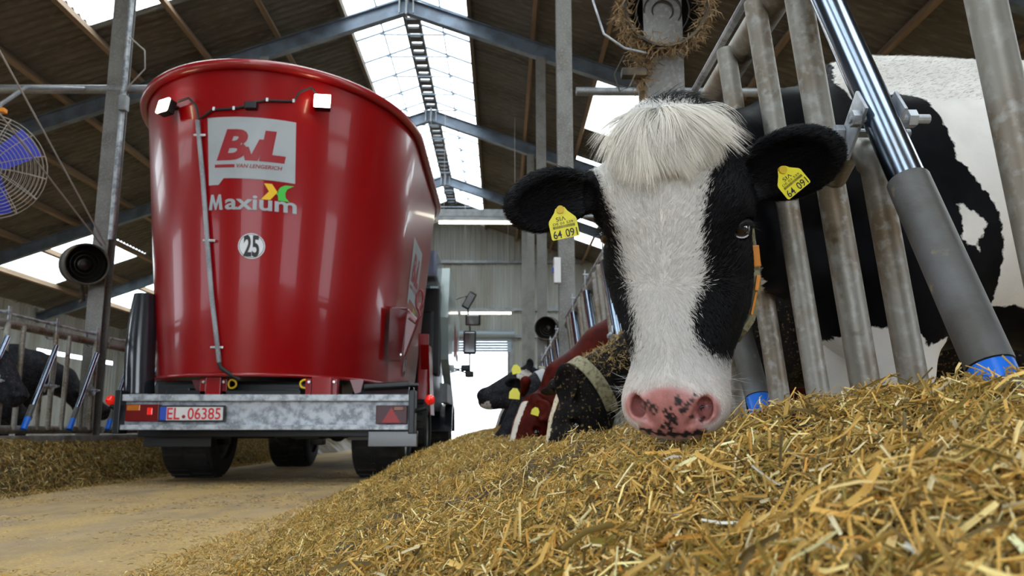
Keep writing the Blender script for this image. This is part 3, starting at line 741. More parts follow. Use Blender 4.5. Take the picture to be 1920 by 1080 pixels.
# ------------------------------------------------------------------ drum fans on the columns
def drum(c, dirv, R, L, label, dirty=False):
    c = Vector(c); d = Vector(dirv).normalized(); t = empty('drum_blower', c, label, 'blower', 'round drum blowers on the columns')
    b = MB().lathe([(R*.93, 0), (R, -.01), (R*1.03, .02), (R, .045), (R, L*.5), (R*1.03, L*.52), (R, L*.55), (R, L*.8), (R*.7, L), (0, L), (0, L*.98), (R*.68, L*.97), (R*.93, L*.75)], c, -d, 40, closed=False)
    b.build('drum', m_drum, t, 40)
    i_ = MB().lathe([(R*.9, .06), (R*.7, L*.5), (R*.35, L*.7), (0, L*.72)], c, -d, 32).lathe([(R*.3, L*.45), (R*.28, L*.4), (R*.12, L*.36), (0, L*.36)], c, -d, 24)
    i_.build('inner_cone', m_drumin, t, 40)
    g_ = MB()
    for f in (.25, .45, .65): g_.tube([c - d*.1 + (d.cross(V(0, 0, 1)).normalized()*math.cos(2*PI*q/28) + d.cross(V(0, 0, 1)).normalized().cross(d)*math.sin(2*PI*q/28))*R*f for q in range(28)], .004, 5, closed=True)
    g_.build('ring_grille', m_drumin, t)
    MB().tube([c-d*L*.6+V(0, 0, -R*.9), c-d*L*.7+V(.0, .10, -R-.14), c-d*L+V(.0, .1, -R-.16)], .02, 8).build('mounting_arm', m_drum, t, 40)
    return t
dl = drum((-4.03, 7.86, 2.02), (.62, -.75, -.12), .20, .34, 'dusty drum blower with dark round opening on the left column')
drum((.70, 12.85, 2.02), (-.28, -.95, -.1), .185, .30, 'far dark drum blower hanging on the right column above the cattle')
dr = drum((.655, 3.02, 2.10), (-.05, -.97, -.22), .168, .30, 'straw-covered drum blower at the top of the nearest right column')
# straw and cobweb clinging to the near blower
def clump(name, pts, m, parent, L=(.02, .07), w=.0018, down=.6, seed=1):
    rg = np.random.default_rng(seed); n_ = len(pts); p = np.array(pts); d = rg.normal(size=(n_, 3)); d[:, 2] -= down; d /= np.linalg.norm(d, axis=1)[:, None]
    l = rg.uniform(L[0], L[1], n_)[:, None]; s = np.cross(d, rg.normal(size=(n_, 3))); s /= np.linalg.norm(s, axis=1)[:, None]; s *= w
    bend = rg.normal(size=(n_, 3))*l*.2
    v = np.stack([p-s, p+s, p+d*l*.5+s+bend, p+d*l*.5-s+bend, p+d*l+s*.3, p+d*l-s*.3], 1).reshape(-1, 3)
    k = np.arange(n_)[:, None]*6; f = np.concatenate([k+[0, 1, 2, 3], k+[3, 2, 4, 5]], 0)
    return arrays_mesh(name, v, f, m, parent, kind='stuff')
m_fluff = M('clinging_straw', (.36, .24, .12), .8, 0, [(40, (.2, .13, .07), .4, .6)])
c = Vector((.655, 3.02, 2.10)); d = Vector((-.05, -.97, -.22)).normalized(); a_ = d.cross(V(0, 0, 1)).normalized(); b_ = a_.cross(d); pts = []
for i in range(2600):
    a = random.uniform(0, 2*PI); rr = random.uniform(.155, .18); h = random.random()**2*.22
    if math.sin(a) > .2 and random.random() < .6: continue
    pts.append(c - d*h + (a_*math.cos(a) + b_*math.sin(a))*rr)
clump('clinging_straw', pts, m_fluff, dr)
pts = [V(.575+random.gauss(0, .02), 3.12, 1.90+random.gauss(0, .05)) for i in range(500)] + [V(.57+random.gauss(0, .008), 3.12, random.uniform(1.55, 1.9)) for i in range(300)]
clump('clinging_straw', pts, m_fluff, dr, seed=3)
MB().tube([(.40, 3.0, 2.25), (.36, 3.0, 2.10), (.40, 3.0, 1.96), (.48, 3.0, 1.90), (.58, 3.08, 1.92)], .005, 8).build('loose_cable', m_galv, dr, 60)
MB().tube([(.48, 3.02, 1.88), (.44, 3.02, 1.80), (.46, 3.02, 1.73), (.50, 3.02, 1.75), (.53, 3.06, 1.82)], .003, 6).bev((.53, 3.1, 1.84), (.10, .05, .035), .01).build('cable_end', m_drum, dr)
# small grey box on the second right column
x = empty('control_box', (.62, 8.05, 2.0), 'small pale control box on the side of a right column', 'box')
MB().bev((.555, 8.04, 2.0), (.07, .09, .26), .01).build('box_body', m_white, x); MB().bev((.515, 8.02, 2.0), (.02, .04, .05), .004).build('box_button', m_eu, x)
# conduit and box on the left column
x = empty('column_conduit', (-3.80, 8.1, 0), 'bright conduit pipe with small junction box beside the left column', 'conduit')
MB().tube([(-3.90, 8.02, 2.3), (-3.90, 8.02, 5.5)], .028, 12).build('conduit_pipe', m_galv, x, 40)
MB().bev((-3.87, 7.98, 3.72), (.08, .08, .16), .01).build('junction_box', m_galvbeam, x)
MB().tube([(-3.87, 7.98, 4.45), (-3.70, 7.98, 4.30), (-3.68, 7.98, 4.1), (-3.80, 7.98, 3.95), (-3.87, 7.98, 3.85)], .008, 8).build('loose_cable', m_wire, x, 60)
# basket fan
FC = V(-4.54, 7.0, 2.72); FR_ = .46
fn = empty('basket_fan', FC, 'large round basket fan with blue blades hanging at upper left', 'fan')
axd = V(.45, -.85, -.28).normalized(); e1 = axd.cross(V(0, 0, 1)).normalized(); e2 = e1.cross(axd)
cg = MB()
def fp(r, a, h): return FC + axd*h + (e1*math.cos(a)+e2*math.sin(a))*r
def hgt(r): return .17*math.sqrt(max(0, 1-(r/FR_)**2*.95))+.02
for sgn in (1, -1):
    for k in range(15):
        r_ = FR_*(k+1)/15; cg.tube([fp(r_, 2*PI*q/40, sgn*hgt(r_)) for q in range(40)], .0028, 4, closed=True)
    for q in range(14):
        a = 2*PI*q/14; cg.tube([fp(FR_*i/8, a+.1*i/8, sgn*hgt(FR_*i/8)) for i in range(1, 9)], .0035, 4)
cg.build('wire_cage', m_cage, fn)
for q in range(3):
    a0 = 2*PI*q/3+.35; bl_ = MB(); vs = []
    for i in range(6):
        r_ = .08+.34*i/5; w = .09+.05*i/5
        for s in (-1, 1):
            for hh in (-.004, .004): vs.append(fp(1, 0, 0)*0 + FC + axd*(hh+s*.035) + (e1*math.cos(a0)+e2*math.sin(a0))*r_ + (-e1*math.sin(a0)+e2*math.cos(a0))*s*w)
    fs = []
    for i in range(5):
        b = i*4; fs += [(b, b+2, b+6, b+4), (b+1, b+5, b+7, b+3), (b, b+4, b+5, b+1), (b+2, b+3, b+7, b+6)]
    fs += [(0, 1, 3, 2), (20, 22, 23, 21)]
    bl_.add(vs, fs).build('fan_blade', m_blade, fn)
MB().tube([FC-axd*.22, FC+axd*.06], .085, 20).build('fan_motor', m_galvbeam, fn, 40)
MB().tube([FC+V(0, 0, .44), FC+V(.02, .05, .60), V(-4.40, 7.2, 3.55), V(-4.35, 8.1, 3.93)], .02, 8).build('hanging_bracket', m_galvbeam, fn, 40)
MB().bev(FC+V(.10, -.05, .50), (.07, .06, .04), .008).build('orange_clip', m_orange, fn)
for i, (a, b) in enumerate((((-4.30, 6.2, 3.86), (-3.86, 7.85, 2.2)), ((-4.25, 6.2, 3.22), (-3.90, 7.85, 2.2)))):
    tag(MB().tube([a, b], .008, 6).build('guy_wire', m_wire), ['upper thin guy wire running down to the left drum blower', 'lower thin guy wire crossing the basket fan to the left drum blower'][i], 'wire')
# ------------------------------------------------------------------ cattle: smooth solid modelling on a grid
def nonuni(lo, hi, f0, f1, hf, hc):
    out = [lo]; 
    while out[-1] < hi:
        x = out[-1]; dd = max(f0-x, x-f1, 0)
        out.append(x + min(hc, hf + dd*.12))
    return np.array(out, np.float32)
class Field:
    def __init__(s, lo, hi, flo, fhi, hf, hc):
        s.ax = [nonuni(lo[i], hi[i], flo[i], fhi[i], hf, hc) for i in range(3)]
        s.f = np.full([len(a) for a in s.ax], .5, np.float32)
    def _sub(s, lo, hi):
        r = []
        for i in range(3):
            a = np.searchsorted(s.ax[i], lo[i]); b = np.searchsorted(s.ax[i], hi[i]); r.append((max(a-1, 0), min(b+1, len(s.ax[i]))))
        sl = tuple(slice(a, b) for a, b in r)
        if any(a >= b for a, b in r): return None, None
        P = np.stack(np.meshgrid(*[s.ax[i][sl[i]] for i in range(3)], indexing='ij'), -1); return sl, P
    def comb(s, sl, d, k, sub):
        f = s.f[sl]
        if sub:
            d = -d; h = np.maximum(k-np.abs(f-d), 0)/k; s.f[sl] = np.maximum(f, d)+h*h*k*.25
        else:
            h = np.maximum(k-np.abs(f-d), 0)/k; s.f[sl] = np.minimum(f, d)-h*h*k*.25
    def ell(s, c, r, R=None, k=.03, sub=False):
        """ellipsoid: centre, radii, rows of R = local axes"""
        c = np.asarray(c, np.float32); r = np.asarray(r, np.float32); m = r.max()+k*1.5+.03
        sl, P = s._sub(c-m, c+m)
        if sl is None: return
        q = P-c
        if R is not None: q = q @ np.asarray(R, np.float32).T
        k0 = np.sqrt(((q/r)**2).sum(-1)); k1 = np.sqrt(((q/(r*r))**2).sum(-1)); d = k0*(k0-1)/np.maximum(k1, 1e-6)
        s.comb(sl, d.astype(np.float32), k, sub)
    def cone(s, a, b, ra, rb, k=.03, sub=False, flat=None):
        a = np.asarray(a, np.float32); b = np.asarray(b, np.float32); m = max(ra, rb)+k*1.5+.03
        sl, P = s._sub(np.minimum(a, b)-m, np.maximum(a, b)+m)
        if sl is None: return
        ab = b-a; t = np.clip(((P-a)@ab)/(ab@ab), 0, 1); q = P-a-t[..., None]*ab
        if flat is not None:                      # flat = (unit axis, factor): squash the section along the axis
            ax, fa = flat; ax = np.asarray(ax, np.float32); c_ = q@ax; q = q+(c_*(1/fa-1))[..., None]*ax
        d = np.sqrt((q*q).sum(-1)) - (ra+(rb-ra)*t)
        s.comb(sl, d.astype(np.float32), k, sub)
    def mesh(s):
        f = s.f; inn = f < 0; nx, ny, nz = f.shape
        c = np.zeros((nx-1, ny-1, nz-1), np.int8)
        for i in (0, 1):
            for j in (0, 1):
                for k in (0, 1): c += inn[i:nx-1+i, j:ny-1+j, k:nz-1+k]
        act = (c > 0) & (c < 8); idx = np.argwhere(act); I = np.full(act.shape, -1, np.int32); I[act] = np.arange(len(idx))
        corner = [(i, j, k) for i in (0, 1) for j in (0, 1) for k in (0, 1)]
        val = np.stack([f[idx[:, 0]+a, idx[:, 1]+b, idx[:, 2]+g] for a, b, g in corner], 1)
        acc = np.zeros((len(idx), 3), np.float32); cnt = np.zeros(len(idx), np.float32)
        for p in range(8):
            for q in range(p+1, 8):
                dd = [corner[q][x]-corner[p][x] for x in range(3)]
                if sum(map(abs, dd)) != 1: continue
                va, vb = val[:, p], val[:, q]; m = (va < 0) != (vb < 0); t = np.where(m, va/np.where(m, va-vb, 1), 0)
                pos = np.array(corner[p], np.float32)+t[:, None]*np.array(dd, np.float32)
                acc += pos*m[:, None]; cnt += m
        acc /= cnt[:, None]
        v = np.empty_like(acc)
        for x in range(3):
            a = s.ax[x]; i0 = idx[:, x]; v[:, x] = a[i0]+acc[:, x]*(a[i0+1]-a[i0])
        fs = []
        for x in range(3):
            y, z = (x+1) % 3, (x+2) % 3
            sl0 = [slice(None)]*3; sl1 = [slice(None)]*3; sl0[x] = slice(0, -1); sl1[x] = slice(1, None)
            ch = inn[tuple(sl0)] != inn[tuple(sl1)]; e = np.argwhere(ch)
            ok = (e[:, y] > 0) & (e[:, z] > 0) & (e[:, y] < f.shape[y]-1) & (e[:, z] < f.shape[z]-1); e = e[ok]
            sgn = inn[tuple(sl0)][e[:, 0], e[:, 1], e[:, 2]]
            def cell(dy, dz):
                g = e.copy(); g[:, y] += dy; g[:, z] += dz; return I[g[:, 0], g[:, 1], g[:, 2]]
            q = np.stack([cell(-1, -1), cell(0, -1), cell(0, 0), cell(-1, 0)], 1)
            q = np.where(sgn[:, None], q, q[:, ::-1]); fs.append(q)
        return v, np.concatenate(fs)
    def normal(s, P, e=.003):
        def smp(Q):
            g = []; w = []
            for x in range(3):
                a = s.ax[x]; i = np.clip(np.searchsorted(a, Q[:, x])-1, 0, len(a)-2); g.append(i); w.append(np.clip((Q[:, x]-a[i])/(a[i+1]-a[i]), 0, 1))
            r = 0
            for i in (0, 1):
                for j in (0, 1):
                    for k in (0, 1):
                        r = r + s.f[g[0]+i, g[1]+j, g[2]+k]*(w[0] if i else 1-w[0])*(w[1] if j else 1-w[1])*(w[2] if k else 1-w[2])
            return r
        n = np.stack([smp(P+d)-smp(P-d) for d in np.eye(3)*e], 1); return n/np.maximum(np.linalg.norm(n, axis=1), 1e-9)[:, None], smp(P)

def sdpoly(p, poly):
    """signed distance to polygon, positive inside"""
    poly = np.asarray(poly, np.float64); d = np.full(len(p), 1e9); ins = np.zeros(len(p), bool); n = len(poly)
    for i in range(n):
        a, b = poly[i], poly[(i+1) % n]; e = b-a; w = p-a; t = np.clip((w@e)/(e@e), 0, 1)
        d = np.minimum(d, ((w-t[:, None]*e)**2).sum(1))
        c = ((a[1] <= p[:, 1]) != (b[1] <= p[:, 1])) & (p[:, 0] < (b[0]-a[0])*(p[:, 1]-a[1])/(b[1]-a[1]+1e-12)+a[0]); ins ^= c
    return np.where(ins, 1, -1)*np.sqrt(d)

def coat_mat(name, dark, light, dirt=None, edge=.5, rough=.55, skin=(.52, .205, .19), fur=(260, .12)):
    """Col.r = coat patch distance (white > .5), Col.g = bare skin, Col.b = dark spot on skin"""
    m = bpy.data.materials.new(name); m.use_nodes = True; N = m.node_tree.nodes; L = m.node_tree.links; b = N['Principled BSDF']
    a = N.new('ShaderNodeVertexColor'); a.layer_name = 'Col'; sp = N.new('ShaderNodeSeparateColor'); L.new(a.outputs[0], sp.inputs[0])
    tc = N.new('ShaderNodeTexCoord')
    def nz(s, d=4):
        n = N.new('ShaderNodeTexNoise'); n.inputs['Scale'].default_value = s; n.inputs['Detail'].default_value = d; L.new(tc.outputs['Object'], n.inputs['Vector']); return n.outputs['Fac']
    def mp(f, lo, hi, o0=0, o1=1):
        r = N.new('ShaderNodeMapRange'); r.inputs[1].default_value = lo; r.inputs[2].default_value = hi; r.inputs[3].default_value = o0; r.inputs[4].default_value = o1; L.new(f, r.inputs[0]); return r.outputs[0]
    def mix(f, x, y):
        q = N.new('ShaderNodeMix'); q.data_type = 'RGBA'; L.new(f, q.inputs[0])
        for s, c in ((6, x), (7, y)):
            if isinstance(c, tuple): q.inputs[s].default_value = (*c, 1)
            else: L.new(c, q.inputs[s])
        return q.outputs[2]
    ad = N.new('ShaderNodeMath'); ad.operation = 'ADD'; L.new(sp.outputs[0], ad.inputs[0]); L.new(mp(nz(55, 3), .3, .7, -.035, .035), ad.inputs[1])
    wm = mp(ad.outputs[0], .485, .515)
    lt = mix(mp(nz(9), .4, .65), light, tuple(c*.9 for c in light)); dk = mix(mp(nz(18), .4, .65), dark, tuple(c*1.9 for c in dark))
    c = mix(wm, dk, lt)
    sk = mix(mp(nz(60), .35, .65), skin, tuple(q*.72 for q in skin)); c = mix(sp.outputs[1], c, sk)
    c = mix(sp.outputs[2], c, (.018, .016, .018))
    if dirt:
        c = mix(mp(nz(75, 8), dirt[1], dirt[1]+.05), c, dirt[0])
    L.new(c, b.inputs['Base Color']); b.inputs['Roughness'].default_value = rough; b.inputs['Specular IOR Level'].default_value = .05
    L.new(mp(sp.outputs[1], 0, 1, rough, .34), b.inputs['Roughness']); L.new(mp(sp.outputs[1], 0, 1, .05, .55), b.inputs['Specular IOR Level'])
    bp = N.new('ShaderNodeBump'); bp.inputs['Strength'].default_value = fur[1]; bp.inputs['Distance'].default_value = .006; L.new(nz(fur[0], 4), bp.inputs['Height']); L.new(bp.outputs[0], b.inputs['Normal'])
    return m
BLK = (.0026, .0026, .0034); WHT = (.78, .75, .72)
m_cow = coat_mat('holstein_coat', BLK, WHT)
m_cowmud = coat_mat('muddy_black_coat', (.008, .007, .007), (.66, .56, .42), dirt=((.16, .105, .045), .60), fur=(60, .9))
m_cowred = coat_mat('red_coat', (.045, .005, .003), (.62, .56, .50))
m_cowdk = coat_mat('dark_coat', (.012, .012, .015), (.55, .5, .46), dirt=((.06, .05, .045), .6))
m_eye = M('eye_dark', (.006, .004, .004), .04, 0, coat=1)
m_iris = M('eye_iris', (.022, .008, .005), .12, 0, coat=.5)
m_eyew = M('eye_white', (.55, .55, .62), .2, coat=.5)

def nrm(a): a = np.asarray(a, float); return a/np.linalg.norm(a)
class Frame:
    """head frame: origin at the poll, s = image-right lateral, n = out of the forehead, t = down the face"""
    def __init__(s, o, n, t):
        s.o = np.asarray(o, float); s.t = nrm(t); n = np.asarray(n, float); s.n = nrm(n-(n@s.t)*s.t); s.s = np.cross(s.n, s.t)*1.0
        s.R = np.stack([s.s, s.n, s.t])
    def w(s, a, b, c): return s.o + a*s.s + b*s.n + c*s.t
    def loc(s, P): return (P-s.o)@s.R.T
def head(F, H, k=1., ears=((-1, None), (1, None)), fine=True):
    e = lambda c, r, kk=.03, sub=False, R=None: F.ell(H.w(*[x*k for x in c]), [x*k for x in r], H.R if R is None else R, kk*k, sub)
    c = lambda a, b, ra, rb, kk=.03, sub=False, flat=None: F.cone(H.w(*[x*k for x in a]), H.w(*[x*k for x in b]), ra*k, rb*k, kk*k, sub, flat)
    e((0, -.10, .10), (.104, .10, .125))                       # cranium
    e((0, -.065, .035), (.085, .062, .07), .04)                # poll
    e((0, -.045, .15), (.088, .045, .13), .05)                 # forehead plate
    c((0, -.078, .18), (0, -.062, .43), .080, .062, .05)       # bridge
    e((0, -.060, .30), (.066, .055, .16), .04)
    e((0, -.075, .455), (.078, .070, .060), .045)              # muzzle
    e((0, -.028, .470), (.066, .036, .048), .03)               # nose pad
    for q in (-1, 1):
        e((q*.094, -.072, .150), (.036, .044, .050), .035)     # brow
        e((q*.078, -.13, .235), (.032, .07, .085), .05)        # cheek bone
        e((q*.066, -.175, .25), (.034, .085, .115), .05)       # masseter
        c((q*.055, -.235, .22), (q*.028, -.135, .42), .040, .034, .06)   # jaw
        c((q*.082, -.085, .245), (q*.058, -.075, .35), .022, .016, .05)  # facial crest
        e((q*.048, -.045, .472), (.036, .040, .040), .03)      # nostril wing
    c((0, -.18, .30), (0, -.125, .475), .055, .042, .06)       # lower jaw
    e((0, -.100, .513), (.056, .040, .030), .02)               # chin
    e((0, -.050, .503), (.052, .036, .022), .02)               # upper lip
    if fine:
        for q in (-1, 1):
            e((q*.112, -.064, .186), (.021, .023, .018), .012, True)          # eye socket
            # comma shaped nostrils
            c((q*.066, -.002, .440), (q*.054, .004, .468), .0060, .0115, .010, True)
            c((q*.054, .004, .468), (q*.032, .002, .492), .0115, .0055, .010, True)
            e((q*.053, -.016, .468), (.0125, .028, .019), .006, True)
        for i in range(8):                                    # mouth line
            a, b = -.056+.112*i/8, -.056+.112*(i+1)/8
            z = lambda x: .5115-.9*x*x*2.2
            c((a, -.030-a*a*11+.006, z(a)), (b, -.030-b*b*11+.006, z(b)), .0035, .0035, .006, True)
    for ear in ears: earshape(F, H, ear, k)
def earshape(F, H, ear, k=1.):
    q, prm = ear[0], ear[1]
    if prm is None: prm = dict(dir=(q*.95, .02, .12), face=(0, .75, .5), L=.165, Wd=.05)
    base = H.w(q*.092*k, -.115*k, .085*k) if 'base' not in prm else np.array(prm['base'])
    d = nrm(np.array(prm['dir'])@H.R) if not prm.get('world') else nrm(prm['dir'])
    f = np.array(prm['face'])@H.R if not prm.get('world') else np.array(prm['face']); f = nrm(f-(f@d)*d); u = np.cross(d, f)
    L = prm['L']*k; Wd = prm['Wd']*k; R = np.stack([d, f, u])
    F.cone(base-d*.03*k, base+d*L*.35, .034*k, .026*k, .03*k)
    c = base+d*L*.60
    F.ell(c, (L*.50, .021*k, Wd), R, .018*k)
    F.ell(c+f*.020*k-d*.008*k, (L*.42, .026*k, Wd*.78), R, .010*k, True)
def body(F, B, fwd, side, neckpts, H, k=1., legs=True, hd=1.):
    """B = ground point under mid body; fwd/side unit vectors"""
    B = np.asarray(B, float); fwd = nrm(fwd); side = nrm(side); up = np.array([0, 0, 1.]); R = np.stack([fwd, side, up])
    w = lambda x, y, z: B+fwd*x*k+side*y*k+up*z*k
    e = lambda c, r, kk=.08: F.ell(w(*c), [x*k for x in r], R, kk*k)
    c = lambda a, b, ra, rb, kk=.05: F.cone(w(*a), w(*b), ra*k, rb*k, kk*k)
    e((-.02, 0, .98), (.80, .33, .38), .1); e((.48, 0, 1.0), (.36, .25, .38), .1); e((-.62, 0, 1.12), (.34, .27, .27), .1)
    c((-.80, 0, 1.33), (.55, 0, 1.36), .085, .075, .12)
    for q in (-1, 1): c((-.45, q*.20, 1.30), (-.80, q*.13, 1.26), .07, .06, .08)
    if legs:
        for q in (-1, 1):
            e((.55, q*.20, .92), (.16, .10, .30), .08)
            c((.60, q*.19, .82), (.60, q*.17, .44), .105, .055); c((.60, q*.17, .44), (.58, q*.17, .15), .050, .036); c((.58, q*.17, .15), (.62, q*.17, .05), .040, .058, .03)
            e((-.62, q*.20, .90), (.22, .11, .32), .08); c((-.55, q*.2, .75), (-.78, q*.18, .50), .12, .058); c((-.78, q*.18, .50), (-.72, q*.18, .15), .052, .040); c((-.72, q*.18, .15), (-.67, q*.18, .05), .042, .06, .03)
        e((-.42, 0, .62), (.20, .16, .14), .06)
        c((-.88, 0, 1.32), (-.95, 0, 1.0), .035, .025, .03); c((-.95, 0, 1.0), (-.93, 0, .5), .025, .03, .02)
    c((.55, 0, .72), (.72, 0, 1.0), .12, .15, .1)
    # neck through the barrier: list of (point, radius, flatten)
    for i in range(len(neckpts)-1):
        (a, ra), (b, rb) = neckpts[i], neckpts[i+1]; F.cone(a, b, ra, rb, .07)

# ---- the main cow -------------------------------------------------
def vray(px, py):
    ct, st = math.cos(math.radians(9.9)), math.sin(math.radians(9.9)); x, q = (px-960)/1536, (540-py)/1536; Y = ct-q*st; Z = st+q*ct
    cy, sy = math.cos(math.radians(.735)), math.sin(math.radians(.735)); return np.array([x*cy+Y*sy, Y*cy-x*sy, Z])
CAMP = np.array([0, 0, .42])
d0 = nrm(vray(1252, 500)); right = nrm(np.cross(d0, [0, 0, 1])); dn = np.cross(d0, right)   # dn points down the picture
th = math.radians(11); tilt = math.radians(2); roll = math.radians(0)
tax = nrm(dn*math.cos(tilt)+(-d0)*math.sin(tilt)*-1 + right*roll)
nax = -d0*math.cos(th) - right*math.sin(th)
HO = CAMP + vray(1238, 212)*1.285
H1 = Frame(HO, nax, tax)
if H1.s@right < 0: H1.s = -H1.s; H1.R = np.stack([H1.s, H1.n, H1.t])
F = Field((.0, 1.0, -.02), (2.95, 2.75, 1.75), (.03, 1.08, .38), (.66, 1.62, 1.06), .0036, .014)
def wpx(px, py, dist): return CAMP+vray(px, py)*dist
earL = dict(world=True, base=wpx(1128, 352, 1.36), dir=wpx(943, 396, 1.33)-wpx(1128, 352, 1.36), face=-d0+np.array([-.15, 0, -.45]), L=.152, Wd=.053)
earR = dict(world=True, base=wpx(1370, 350, 1.40), dir=wpx(1575, 288, 1.31)-wpx(1370, 365, 1.40), face=-d0+np.array([.1, 0, -.45]), L=.172, Wd=.062)
head(F, H1, 1., ())
NK = H1.w(.02, -.16, .10)
neck = [(NK, .085), (np.array([.43, 1.80, 1.00]), .095), (np.array([.58, 1.985, 1.02]), .098), (np.array([.72, 2.02, 1.04]), .10), (np.array([.93, 2.18, 1.08]), .18), (np.array([1.12, 2.30, 1.05]), .28)]
BX, BYc = 1.66, 2.30
body(F, (BX+.02, BYc, 0.0), (-1, 0, 0), (0, -1, 0), neck, H1, 1.055)
F.cone((.43, 1.80, 1.08), (.60, 1.995, 1.13), .07, .085, .06); F.cone((.60, 1.995, 1.13), (.76, 2.06, 1.20), .085, .09, .06); F.cone((.76, 2.06, 1.20), (.98, 2.28, 1.36), .09, .12, .1)     # crest of the neck
F.cone((.44, 1.76, .88), (.62, 1.995, .86), .06, .075, .06); F.cone((.62, 1.995, .86), (.88, 2.16, .84), .075, .11, .08)            # throat and dewlap
F.ell((1.02, 2.22, .86), (.20, .22, .26), None, .08)                     # brisket
F.cone(H1.w(.0, -.2, .22), (.43, 1.78, .92), .06, .07, .06)
earshape(F, H1, (-1, earL)); earshape(F, H1, (1, earR))
cv, cf = F.mesh()
# coat map
L1 = H1.loc(cv)
def headpx(P):
    """front-view coordinates of the face: lateral and down, seen square to the face plane of the picture"""
    q = P-CAMP; z = q@d0; return np.stack([(q@right)/z, (q@dn)/z], 1)
def uvpx(px, py):
    r = vray(px, py); return ((r@right)/(r@d0), (r@dn)/(r@d0))
blaze = [uvpx(*p) for p in ((1120, 190), (1290, 190), (1345, 235), (1360, 262), (1330, 330), (1320, 372), (1317, 420), (1316, 470), (1322, 505), (1316, 540), (1300, 572), (1297, 600), (1306, 640), (1332, 662), (1362, 676), (1420, 700), (1440, 930), (1060, 930), (1080, 712), (1160, 700), (1184, 672), (1191, 640), (1190, 600), (1178, 540), (1165, 480), (1158, 430), (1146, 395), (1130, 370), (1105, 330), (1110, 240))]
white_body = [[(.955, 1.9), (.955, 1.464), (.912, 1.365), (.945, 1.307), (.949, 1.281), (1.0, 1.30), (1.077, 1.335), (1.127, 1.295), (1.145, 1.232), (1.157, 1.169), (1.158, 1.105), (1.188, 1.07), (1.224, 1.014), (1.248, .986), (1.272, .89), (1.276, .742), (2.6, .70), (2.6, 1.9)],
 [(1.147, .986), (1.18, .968), (1.223, .938), (1.198, .89), (1.202, .863), (1.154, .89)]]
belly = [(.3, .681), (.593, .681), (.625, .681), (.678, .681), (.702, .642), (.786, .639), (.805, .681), (.821, .661), (.88, .662), (.947, .681), (1.025, .675), (1.074, .629), (1.129, .655), (1.17, .61), (1.269, .558), (1.6, .52), (2.6, .5), (2.6, -.1), (.3, -.1)]
throat = [uvpx(*p) for p in ((1398, 455), (1412, 470), (1432, 520), (1425, 600), (1470, 620), (1400, 640), (1385, 620), (1378, 660), (1340, 700), (1355, 650), (1400, 570))]
# body patches are flat maps on the side of the body; the photo plane is scaled about the flank (Y = 2.0)
def coat_main(P):
    Lh = H1.loc(P); uv = headpx(P); onhead = (Lh[:, 2] > -.06) & (Lh[:, 2] < .60) & (np.abs(Lh[:, 0]) < .16) & (Lh[:, 1] > -.27)
    wh = sdpoly(uv, blaze)*1.3
    wh = np.where(Lh[:, 1] < -.13, np.minimum(wh, np.where(Lh[:, 2] > .30, 1, -(Lh[:, 1]*-1-.13))), wh)
    tp = sdpoly(uv, throat)*1.4
    wb = np.full(len(P), -1.)
    for pl in white_body+[belly]: wb = np.maximum(wb, sdpoly(P[:, [0, 2]], pl))
    wb = np.maximum(wb, np.where(P[:, 0] < 1.0, tp, -1))
    headw = np.where(onhead, wh, wb)
    return headw
def ear_zone(P):
    z = np.zeros(len(P), bool)
    for e in (earL, earR):
        d = nrm(e['dir']); q = P-np.asarray(e['base']); t_ = q@d; r_ = np.linalg.norm(q-t_[:, None]*d, axis=1); z |= (t_ > .012) & (t_ < .25) & (r_ < .09)
    return z
def mask_main(P, n=None):
    w = coat_main(P); Lh = H1.loc(P); w = np.where(ear_zone(P), -1, w)
    sk = np.clip((.050-np.sqrt((Lh[:, 0]/1.38)**2+((Lh[:, 2]-.476)/1.10)**2))/.014, 0, 1)*(Lh[:, 1] > -.060)
    sk = np.maximum(sk, np.clip((.012-np.abs(Lh[:, 2]-.508))/.004, 0, 1)*(np.abs(Lh[:, 0]) < .055)*(Lh[:, 1] > -.07)*.9)
    for q in (-1, 1): sk = np.maximum(sk, np.clip((.030-np.linalg.norm((Lh-[q*.052, -.012, .468])*[1, .7, 1], axis=1))/.008, 0, 1))
    sp_ = np.zeros(len(P)); rg = np.random.default_rng(11)
    spots = [(-.040, .462, .006), (-.034, .458, .004), (-.026, .463, .005), (-.020, .468, .004), (-.005, .470, .004), (.001, .478, .006), (.006, .484, .006), (-.004, .492, .005), (-.001, .500, .005), (.010, .490, .003), (.016, .455, .005), (.014, .447, .003), (.020, .468, .0045), (.026, .466, .004), (.030, .458, .004), (.036, .452, .0035), (.041, .444, .003), (.045, .472, .0035), (.048, .487, .003), (-.030, .470, .003), (-.045, .468, .003), (-.012, .498, .004), (.034, .480, .003), (-.024, .476, .003), (.004, .465, .003)]
    for a, b, r_ in spots:
        dd = np.sqrt((Lh[:, 0]-a)**2+(Lh[:, 2]-b)**2)*(1+.25*np.sin(P[:, 0]*900+P[:, 2]*700)); sp_ = np.maximum(sp_, np.clip((r_*1.05-dd)/.0015+.5, 0, 1))
    lip = np.clip((.0052+.0022*np.sin(Lh[:, 0]*310+1)-np.abs(Lh[:, 2]-(.5115-2.*Lh[:, 0]**2)-.0022*np.sin(Lh[:, 0]*430)))/.0015, 0, 1)*(np.abs(Lh[:, 0]) < .055)
    sp_ = np.maximum(sp_, lip)*(Lh[:, 1] > -.065)
    # eye rims
    for q in (-1, 1):
        pass
    return np.stack([np.clip(.5+w*6, 0, 1), sk, sp_], 1)
mc = mask_main(cv)
cow = arrays_mesh('cow', cv, cf, m_cow, None, True, mc)
tag(cow, 'large black and white spotted cow facing the camera through the bars, nose in the feed', 'cow')
CN, _ = F.normal(cv.astype(float))
